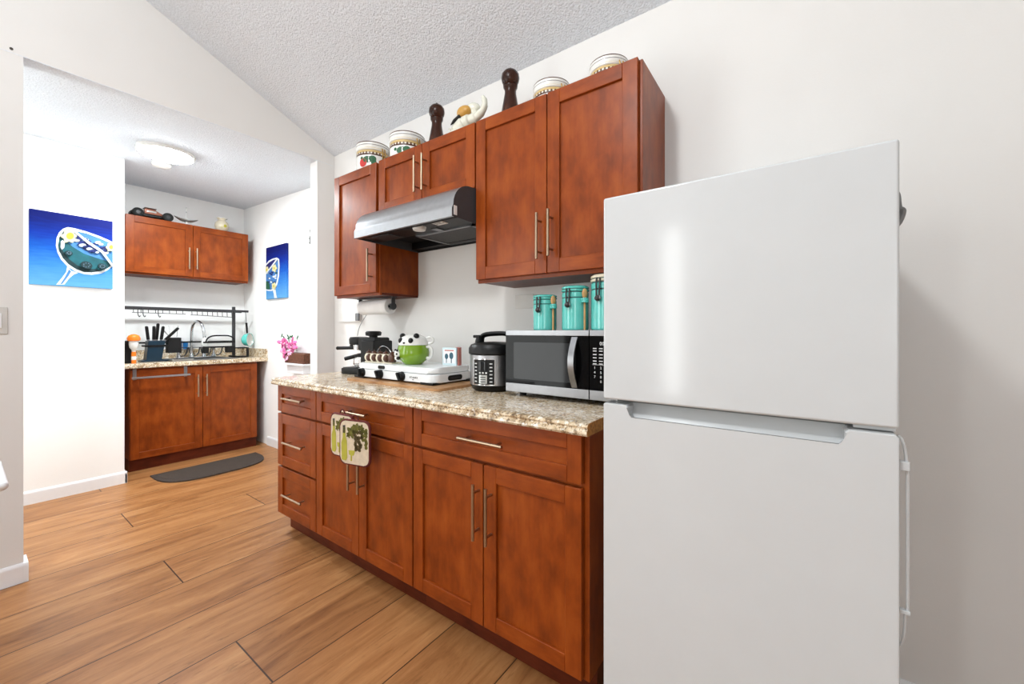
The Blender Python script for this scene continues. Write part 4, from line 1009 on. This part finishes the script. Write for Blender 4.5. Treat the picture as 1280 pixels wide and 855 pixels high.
# paintings: cocktail glass on blue
def painting(label, M4, W, H, mirror=1, cropright=True):
    r = thing('painting', label, 'painting'); r.matrix_world = M4
    part('canvas', MB().box(0, W, -.022, 0, 0, H, 'paint', .002, 1), r, world=False)
    return r
# left painting (faces +X): local x -> +Y
W1, H1 = .41, .518
r = painting('blue canvas of a tilted cocktail glass with patterned bowl, on the partition wall', T(XP + .0005, -1.457, 1.507) @ R(A90, 'Z'), W1, H1)
def U(px, py):
    s_ = (px - 97)/640; ty = 120 + 105*s_; by = 700 + 48*s_
    return (min(max(s_, 0.003), .997)*W1, min(max((by - py)/(by - ty), .003), .997)*H1)
lay = [-.0222]
def pp(b, pts, m):
    lay[0] -= .00025; b.prism(pts, lay[0], -.0215, 'Y', m)
def grow(pts, d):
    cx = sum(p[0] for p in pts)/len(pts); cy = sum(p[1] for p in pts)/len(pts)
    return [(cx + (x - cx)*d, cy + (y - cy)*d) for x, y in pts]
bowl = [U(*p) for p in ((338, 278), (375, 265), (430, 275), (520, 300), (620, 335), (700, 368), (737, 385), (737, 572), (690, 602), (640, 625), (560, 634), (500, 628), (430, 606), (370, 565), (325, 515), (298, 460), (286, 405), (292, 345), (310, 305))]
b = MB()
pp(b, [U(*p) for p in ((372, 560), (400, 600), (455, 618), (420, 630), (385, 660), (350, 706), (288, 706), (330, 655), (362, 610))], 'p_white')
pp(b, [U(*p) for p in ((384, 590), (400, 606), (380, 640), (335, 700), (318, 704), (350, 655))], 'p_sky')
pp(b, bowl, 'p_white')
inner = [U(*p) for p in ((345, 300), (380, 285), (520, 315), (640, 360), (737, 402), (737, 556), (690, 586), (640, 606), (560, 616), (500, 611), (440, 590), (380, 550), (338, 503), (312, 452), (303, 405), (312, 345))]
pp(b, inner, 'p_teal')
pp(b, [U(*p) for p in ((312, 452), (338, 503), (380, 550), (440, 590), (500, 611), (560, 616), (640, 606), (600, 590), (520, 588), (450, 562), (390, 515), (340, 450), (322, 430))], 'p_dteal')
pp(b, [U(*p) for p in ((345, 305), (380, 290), (520, 320), (640, 366), (737, 408), (737, 540), (690, 530), (600, 505), (500, 470), (410, 415), (350, 360))], 'p_sky')
rnd = random.Random(11)
for k in range(46):
    s_ = rnd.uniform(0, 1); q = rnd.uniform(-1, 1)
    x = 440 + s_*235; y = 350 + s_*95 + q*(22 + 34*math.sin(PI*s_)); a = 9 + rnd.random()*9
    if y < 310 + (x - 440)*.42: y += 24
    pp(b, [U(x + a*1.7*math.cos(t), y + a*.75*math.sin(t)) for t in [2*PI*j/8 for j in range(8)]], rnd.choice(['p_navy', 'p_navy', 'p_white']))
pp(b, [U(*p) for p in ((398, 286), (418, 284), (540, 380), (650, 450), (737, 560), (737, 576), (720, 566), (640, 466), (530, 396))], 'p_white')
for x, y, a in ((382, 335, 52), (712, 425, 32)):
    pp(b, [U(x + a*(1 + .18*math.cos(6*t))*math.cos(t), y + a*.95*(1 + .18*math.cos(6*t))*math.sin(t)) for t in [2*PI*j/30 for j in range(30)]], 'p_cream')
    pp(b, [U(x + 8 + a*.55*math.cos(t), y + a*.5*math.sin(t)) for t in [2*PI*j/16 for j in range(16)]], 'p_yel')
pp(b, [U(*p) for p in ((322, 375), (335, 365), (350, 385), (346, 425), (330, 440), (320, 420))], 'p_white')
for x, y, a, c_ in ((382, 465, 28, 'p_dteal'), (518, 560, 46, 'p_dteal'), (645, 572, 36, 'p_dteal')):
    pp(b, [U(x + a*math.cos(t), y + a*.62*math.sin(t) + .2*a*math.cos(t)) for t in [2*PI*j/16 for j in range(16)]], c_)
    for j in range(7):
        t = 2*PI*j/7
        pp(b, [U(x + a*.55*math.cos(t) + 5*math.cos(v), y + a*.34*math.sin(t) + 4*math.sin(v)) for v in [2*PI*i/6 for i in range(6)]], 'canvas')
part('painted_glass', b, r, 'white-outlined teal glass')
for o in r.children:
    if o.name.startswith('painted_glass'): o.data.transform(T(*r.location))
# right painting (faces -Y): local x -> +X
W2, H2 = .44, .535
r = painting('blue canvas of a cocktail glass cropped at its left edge, on the right alcove wall', T(-4.515, YR - .0005, 1.515), W2, H2)
def U2(px, py):
    s_ = (px - 250)/182; ty = 215 - 53*s_; by = 684 - 22*s_
    return (min(max(s_, .003), .997)*W2, min(max((by - py)/(by - ty), .003), .997)*H2)
lay[0] = -.0222; b = MB()
pp(b, [U2(*p) for p in ((312, 596), (338, 590), (345, 640), (352, 668), (326, 670), (322, 630))], 'p_white')
pp(b, [U2(*p) for p in ((250, 362), (275, 330), (315, 308), (350, 300), (370, 312), (374, 370), (370, 470), (355, 540), (335, 590), (300, 606), (265, 604), (250, 600))], 'p_white')
pp(b, [U2(*p) for p in ((250, 376), (280, 345), (320, 320), (352, 314), (360, 325), (363, 390), (357, 470), (345, 530), (325, 575), (295, 594), (270, 594), (250, 590))], 'p_sky')
pp(b, [U2(*p) for p in ((250, 375), (280, 345), (320, 322), (345, 316), (330, 350), (300, 380), (262, 420), (250, 425))], 'p_navy')
pp(b, [U2(*p) for p in ((250, 520), (270, 515), (286, 545), (290, 590), (268, 592), (250, 588))], 'p_green')
for k in range(18):
    x = rnd.uniform(275, 350); y = rnd.uniform(430, 530); a = rnd.uniform(5, 11)
    pp(b, [U2(x + a*math.cos(t), y + a*.9*math.sin(t)) for t in [2*PI*j/7 for j in range(7)]], rnd.choice(['p_navy', 'p_white', 'p_teal']))
for x, y, a in ((262, 415, 22), (332, 398, 24), (328, 560, 22)):
    pp(b, [U2(x + a*.8*(1 + .2*math.cos(5*t))*math.cos(t), y + a*1.3*(1 + .2*math.cos(5*t))*math.sin(t)) for t in [2*PI*j/25 for j in range(25)]], 'p_cream')
    pp(b, [U2(x + a*.3*math.cos(t), y + a*.5*math.sin(t)) for t in [2*PI*j/10 for j in range(10)]], 'p_yel')
pp(b, [U2(*p) for p in ((352, 312), (362, 318), (300, 400), (262, 450), (254, 448), (300, 385))], 'p_white')
part('painted_glass', b, r, 'white-outlined glass with flowers')
for o in r.children:
    if o.name.startswith('painted_glass'): o.data.transform(T(*r.location))

# flowers on a little shelf, right alcove wall
r = thing('wall_shelf', 'small white wall shelf under the pink flowers in the alcove', 'shelf', (-3.80, YR, .87))
part('shelf_board', MB().box(-3.96, -3.55, YR - .13, YR, .878, .893, 'trim', .002), r)
part('shelf_bracket', MB().box(-3.90, -3.60, YR - .10, YR, .80, .878, 'trim', .004), r)
r = thing('flower_basket', 'pink silk flowers in a brown basket on the small white shelf', 'flowers', (-3.78, YR - .065, .893))
part('basket', MB().prism([(-3.91, .893), (-3.57, .893), (-3.55, .985), (-3.93, .985)], YR - .115, YR - .015, 'Y', 'basket', .006), r, 'brown basket')
rnd = random.Random(4)
for i, (x, z) in enumerate(((-3.94, 1.03), (-3.86, 1.06), (-3.90, .985), (-3.82, 1.0), (-3.93, 1.075), (-3.80, 1.085), (-3.87, .955), (-3.74, 1.04))):
    b = MB(); y = YR - .10 - rnd.uniform(0, .03); m = 'pink' if i % 3 else 'palepink'
    for k in range(6):
        a = 2*PI*k/6 + rnd.random()
        b.ball((.028*math.cos(a), 0, .028*math.sin(a)), (.026, .008, .017), m, 10, rot=R(-a, 'Y'), mx=T(x, y, z) @ R(rnd.uniform(-.5, .5), 'X') @ R(rnd.uniform(-.6, .6), 'Z'))
    b.ball((x, y - .008, z), (.011, .010, .011), 'palepink', 8)
    part('blossom', b, r)
b = MB()
for k in range(14):
    x = rnd.uniform(-4.04, -3.68); z = rnd.uniform(.98, 1.16) if k > 4 else rnd.uniform(.96, 1.04); x = x if k > 4 else rnd.uniform(-4.06, -3.96)
    b.ball((x, YR - .08, z), (.026, .004, .008), 'leaf', 8, rot=R(rnd.uniform(-1, 1), 'Y'))
    b.cyl((x, YR - .08, z), (-3.85 + rnd.uniform(-.06, .06), YR - .07, .96), .0018, 'leaf', 5)
part('leaves', b, r, 'small green leaves')
# hanging ornament
r = thing('hanging_ornament', 'slim grey ornament hanging on the right alcove wall by the opening', 'ornament', (-3.64, YR, 2.07))
part('hook', MB().cyl((-3.64, YR, 2.166), (-3.64, YR - .012, 2.166), .004, 'dkgrey', 8), r)
part('pendant', MB().tube(smooth_path([(-3.64, YR - .010, 2.168), (-3.632, YR - .010, 2.14), (-3.646, YR - .010, 2.11), (-3.636, YR - .010, 2.07), (-3.650, YR - .010, 2.04), (-3.642, YR - .010, 2.01), (-3.655, YR - .010, 1.985)]), [.004]*12 + [.007]*12 + [.010]*12 + [.002], 'dkgrey', 6), r)
